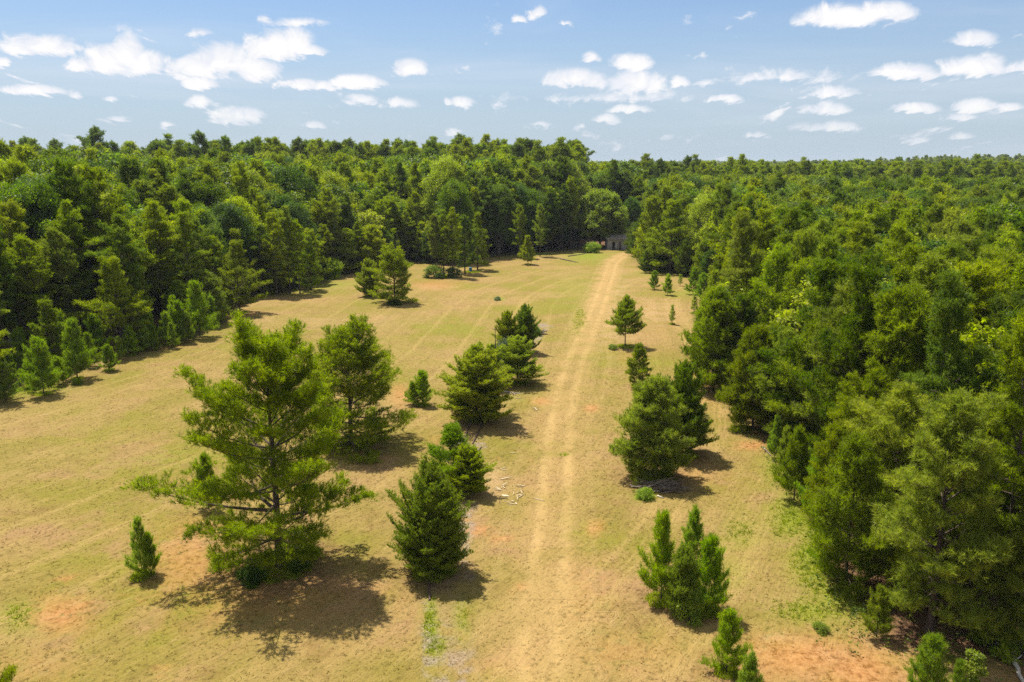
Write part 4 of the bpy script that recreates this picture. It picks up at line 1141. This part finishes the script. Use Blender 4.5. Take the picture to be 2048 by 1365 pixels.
stick('fallen_pole', [at(1136, 512), at(1160, 507), at(1180, 503)], .12, M['darkstick'], 'dark fallen pole pointing at the round far bush', 'log')
stick('fallen_log', [at(2022, 1312), at(2034, 1340), at(2050, 1375)], .13, M['deadwood'], 'grey fallen log lying by the fine-leaved weed clump', 'log')
stick('fallen_branch', [at(2024, 1325), at(2055, 1303)], .05, M['deadwood'], 'grey branch lying across the fallen grey log', 'branch')
stick('fallen_branch', [at(952, 908), at(964, 892)], .07, M['darkstick'], 'dark stub of wood at the end of the rusty edging', 'branch')
stick('fallen_branch', [at(1315, 988), at(1330, 993)], .05, M['deadwood'], 'bleached stick in front of the brush pile', 'branch')
stick('fallen_branch', [at(1008, 782), at(1050, 787)], .06, M['deadwood'], 'longest white stick beside the broad olive cedar', 'branch')
stick('fallen_branch', [at(1525, 895), at(1545, 915)], .07, M['red_twigs'], 'reddish stick on clay at the bend of the wood edge', 'branch')
RAILS = [([(930, 885), (937, 850)], 'short rusty edging strip on the gravel behind the bright green pine'),
         ([(945, 888), (966, 845)], 'rusty edging strip on the gravel nearest the dirt track'),
         ([(1052, 705), (1066, 685)], 'rusty edging strip by the far cedars of the middle row'),
         ([(859, 1200), (858, 1162)], 'rusty edging strip at the foot of the large dark cedar')]
for pts, lab in RAILS:
    (x0, y0), (x1, y1) = at(*pts[0]), at(*pts[1]); L = math.hypot(x1 - x0, y1 - y0)
    w, h = .055, .09
    prof = [(-w, 0), (w, 0), (w, h * .2), (w * .35, h * .3), (w * .35, h * .8), (w * .7, h), (-w * .7, h), (-w * .35, h * .8), (-w * .35, h * .3), (-w, h * .2)]
    V = []; n = len(prof); S = 6
    for k in range(S): V += [(q[0] + .012 * sin(k * 2.1), L * k / (S - 1), q[1]) for q in prof]
    me = bpy.data.meshes.new('edging_rail')
    me.from_pydata(V, [], [(k * n + i, k * n + (i + 1) % n, (k + 1) * n + (i + 1) % n, (k + 1) * n + i) for k in range(S - 1) for i in range(n)] + [tuple(range(n)), tuple(range((S - 1) * n + n - 1, (S - 1) * n - 1, -1))])
    me.materials.append(M['rust']); o = link('edging_rail', me); o.location = (x0, y0, float(gz(x0, y0)) + .004)
    o.rotation_euler = (0, 0, math.atan2(-(x1 - x0), y1 - y0)); tag(o, lab, 'rusty rail')

# splinters of pale wood
rc = np.random.RandomState(9)
CH = [(1008, 938, 'pair of pale splinters at the gravel edge'), (1012, 958, 'curved pale splinter below the pair'), (1000, 975, 'pale chips in a loose line'),
      (1006, 992, 'whitest flat scrap of wood'), (1045, 972, 'forked pale splinter'), (1040, 990, 'fan of pale splinters'), (1028, 1008, 'pale splinter below the fan'),
      (1078, 1000, 'pale splinter nearest the track'), (1022, 786, 'pale broken boards beside the white stick'), (1036, 794, 'pointed pale board beside the red clay'),
      (1070, 815, 'pale chips on the red clay'), (1025, 905, 'single pale chip in the grass'), (540, 1252, 'pale flat rock'), ]
for px, py, lab in CH[:-1]:
    x, y = at(px, py); V = []; F = []
    n = 5 if 'chips' in lab or 'fan' in lab or 'boards' in lab else (2 if 'pair' in lab or 'forked' in lab else 1)
    for k in range(n):
        a = rc.uniform(0, 3.14) if n > 2 else rc.uniform(-.6, .6); L = rc.uniform(.10, .32) * (1.5 if n < 3 else 1); w = rc.uniform(.02, .045)
        if 'flat scrap' in lab: w, L = .13, .26
        ox, oy = rc.normal(0, .22 if n > 2 else .08, 2)
        ca, sa = cos(a), sin(a); b = len(V); z0, z1 = .01 + .012 * k, .04 + .012 * k
        for zz in (z0, z1):
            for (lx, ly) in ((-L, -w * .6), (-L * .2, -w), (L, -w * .25), (L * .9, w * .2), (L * .1, w), (-L * .9, w * .5)):
                V.append((ox + lx * ca - ly * sa, oy + lx * sa + ly * ca, zz + (.05 * (lx / L + 1) if k % 2 else 0)))
        F += [tuple(b + i for i in range(5, -1, -1)), tuple(b + 6 + i for i in range(6))] + [(b + i, b + (i + 1) % 6, b + 6 + (i + 1) % 6, b + 6 + i) for i in range(6)]
    me = bpy.data.meshes.new('wood_splinter'); me.from_pydata(V, [], F); me.materials.append(M['chip'])
    o = link('wood_splinter', me); o.location = (x, y, float(gz(x, y))); tag(o, lab + (' on mown grass by the track' if len(lab.split()) < 4 else ''), 'wood scrap', 'wood scraps scattered beside the gravel strip')

# brush pile
def brush(px, py, n, size, label):
    x, y = at(px, py); rng = np.random.RandomState(px); ls = []
    for k in range(n):
        a = rng.uniform(-.5, .5) + (pi if rng.rand() < .5 else 0); L = size * rng.uniform(.3, .75)
        c = np.array([rng.normal(0, size * .35), rng.normal(0, size * .16), rng.uniform(.05, .45)])
        d = np.array([cos(a), sin(a) * .8, rng.normal(.05, .2)])
        ls.append((np.array([c - d * L, c + rng.normal(0, .05, 3), c + d * L]), np.array([.03, .022, .006])))
        ls[-1][0][:, 2] = np.maximum(ls[-1][0][:, 2], .03)
    V, F = tubes(ls, 4); o = link('brush_pile', np_mesh('brush_pile', V, F, [M['brushwood']])); o.location = (x, y, float(gz(x, y)))
    tag(o, label, 'brush pile')
brush(1325, 975, 90, 1.7, 'low pile of dead brush under the big low-branched pine')
brush(1080, 660 + 10, 50, .9, 'dead brush heap beside the round bush of the cedar row')

# blue drum beside the grove
def drum(px, py):
    x, y = at(px, py); V = []; F = []; n = 20
    prof = [(0, 0), (.26, 0), (.29, .03), (.29, .27), (.305, .29), (.29, .31), (.29, .56), (.305, .58), (.29, .60), (.29, .85), (.27, .88), (.25, .87), (0, .87)]
    for r, z in prof:
        for k in range(n): V.append((r * cos(2 * pi * k / n), r * sin(2 * pi * k / n), z))
    for i in range(len(prof) - 1):
        for k in range(n): F.append((i * n + k, i * n + (k + 1) % n, (i + 1) * n + (k + 1) % n, (i + 1) * n + k))
    me = bpy.data.meshes.new('plastic_drum'); me.from_pydata(V, [], F); me.materials.append(M['blue'])
    o = link('plastic_drum', me); o.location = (x, y, float(gz(x, y))); tag(o, 'small blue container beside the last pine of the grove', 'container')
drum(941, 542)

# the old shed under the spreading tree
def box(V, F, x0, x1, y0, y1, z0, z1):
    b = len(V); V += [(x, y, z) for z in (z0, z1) for (x, y) in ((x0, y0), (x1, y0), (x1, y1), (x0, y1))]
    F += [(b + 3, b + 2, b + 1, b), (b + 4, b + 5, b + 6, b + 7)] + [(b + i, b + (i + 1) % 4, b + 4 + (i + 1) % 4, b + 4 + i) for i in range(4)]
def part(name, boxes, mat, parent):
    V, F = [], []
    for b in boxes: box(V, F, *b)
    me = bpy.data.meshes.new(name); me.from_pydata(V, [], F); me.materials.append(mat); return link(name, me, parent)
sx, sy = at(1235, 497)
shed = empty('shed', sx, sy + 1.0, .06); tag(shed, 'old grey board shed under the yellow-green spreading tree at the field end', 'shed')
W, D, Hs = 2.35, 3.6, 2.55
bo = []
k = 0; xx = -W
while xx < W - .01:                                   # vertical boards with small gaps, the door bays left open
    w_ = .20
    if not (-1.25 < xx + .1 < -.55 or -.35 < xx + .1 < .35 or .48 < xx + .1 < 1.12): bo.append((xx, xx + w_ - .015, -.03 - .004 * (k % 3), .02, .0, Hs - .03 * (k % 2)))
    else: bo.append((xx, xx + w_ - .015, -.03, .02, 1.95, Hs - .03 * (k % 2)))
    xx += w_; k += 1
bo += [(-W, -W + .05, .03, D, 0, Hs), (W - .05, W, .03, D, 0, Hs), (-W, W, D, D + .05, 0, Hs)]
part('wall', bo, M['planks'], shed)
part('door', [(.50, 1.10, .05, .09, .05, 1.93)], M['door_brown'], shed)
part('door', [(-.34, .34, .06, .10, .05, 1.93)], M['planks'], shed)
part('post', [(-1.34, -1.26, -.06, .03, 0, 2.0)], M['planks'], shed)
part('post', [(.36, .46, -.06, .03, 0, 2.0)], M['planks'], shed)
V = []; F = []
for i in range(25):
    x = -W - .3 + (2 * W + .6) * i / 24; zz = .03 * (i % 2)
    for (yy, z) in ((-.45, Hs - .02), (D + .4, Hs + .95)): V += [(x, yy, z + zz), (x, yy, z + zz + .025)]
for i in range(24):
    a = i * 4; b = a + 4
    F += [(a, b, b + 2, a + 2), (a + 1, a + 3, b + 3, b + 1), (a, a + 1, b + 1, b), (a + 2, b + 2, b + 3, a + 3)]
me = bpy.data.meshes.new('roof'); me.from_pydata(V, [], F); me.materials.append(M['shed_roof']); link('roof', me, shed)

# ------------------------------------------------------------------ haze
def haze():
    m, t, out = new_mat('haze')
    v = t.node('ShaderNodeVolumePrincipled'); v.inputs['Color'].default_value = (.80, .88, 1, 1); v.inputs['Density'].default_value = .00010
    v.inputs['Anisotropy'].default_value = .0
    t.l.new(v.outputs[0], out.inputs['Volume'])
    V, F = [], []; box(V, F, -4500, 4500, -300, 6000, -6, 31)
    me = bpy.data.meshes.new('haze'); me.from_pydata(V, [], F); me.materials.append(m)
    tag(link('haze', me), 'thin summer haze over the far woods', 'haze', kind='stuff')
haze()
print('trees', len([o for o in scene.objects if o.name.startswith('pine_tree')]), {k: p['n'] for k, p in PR.items()})
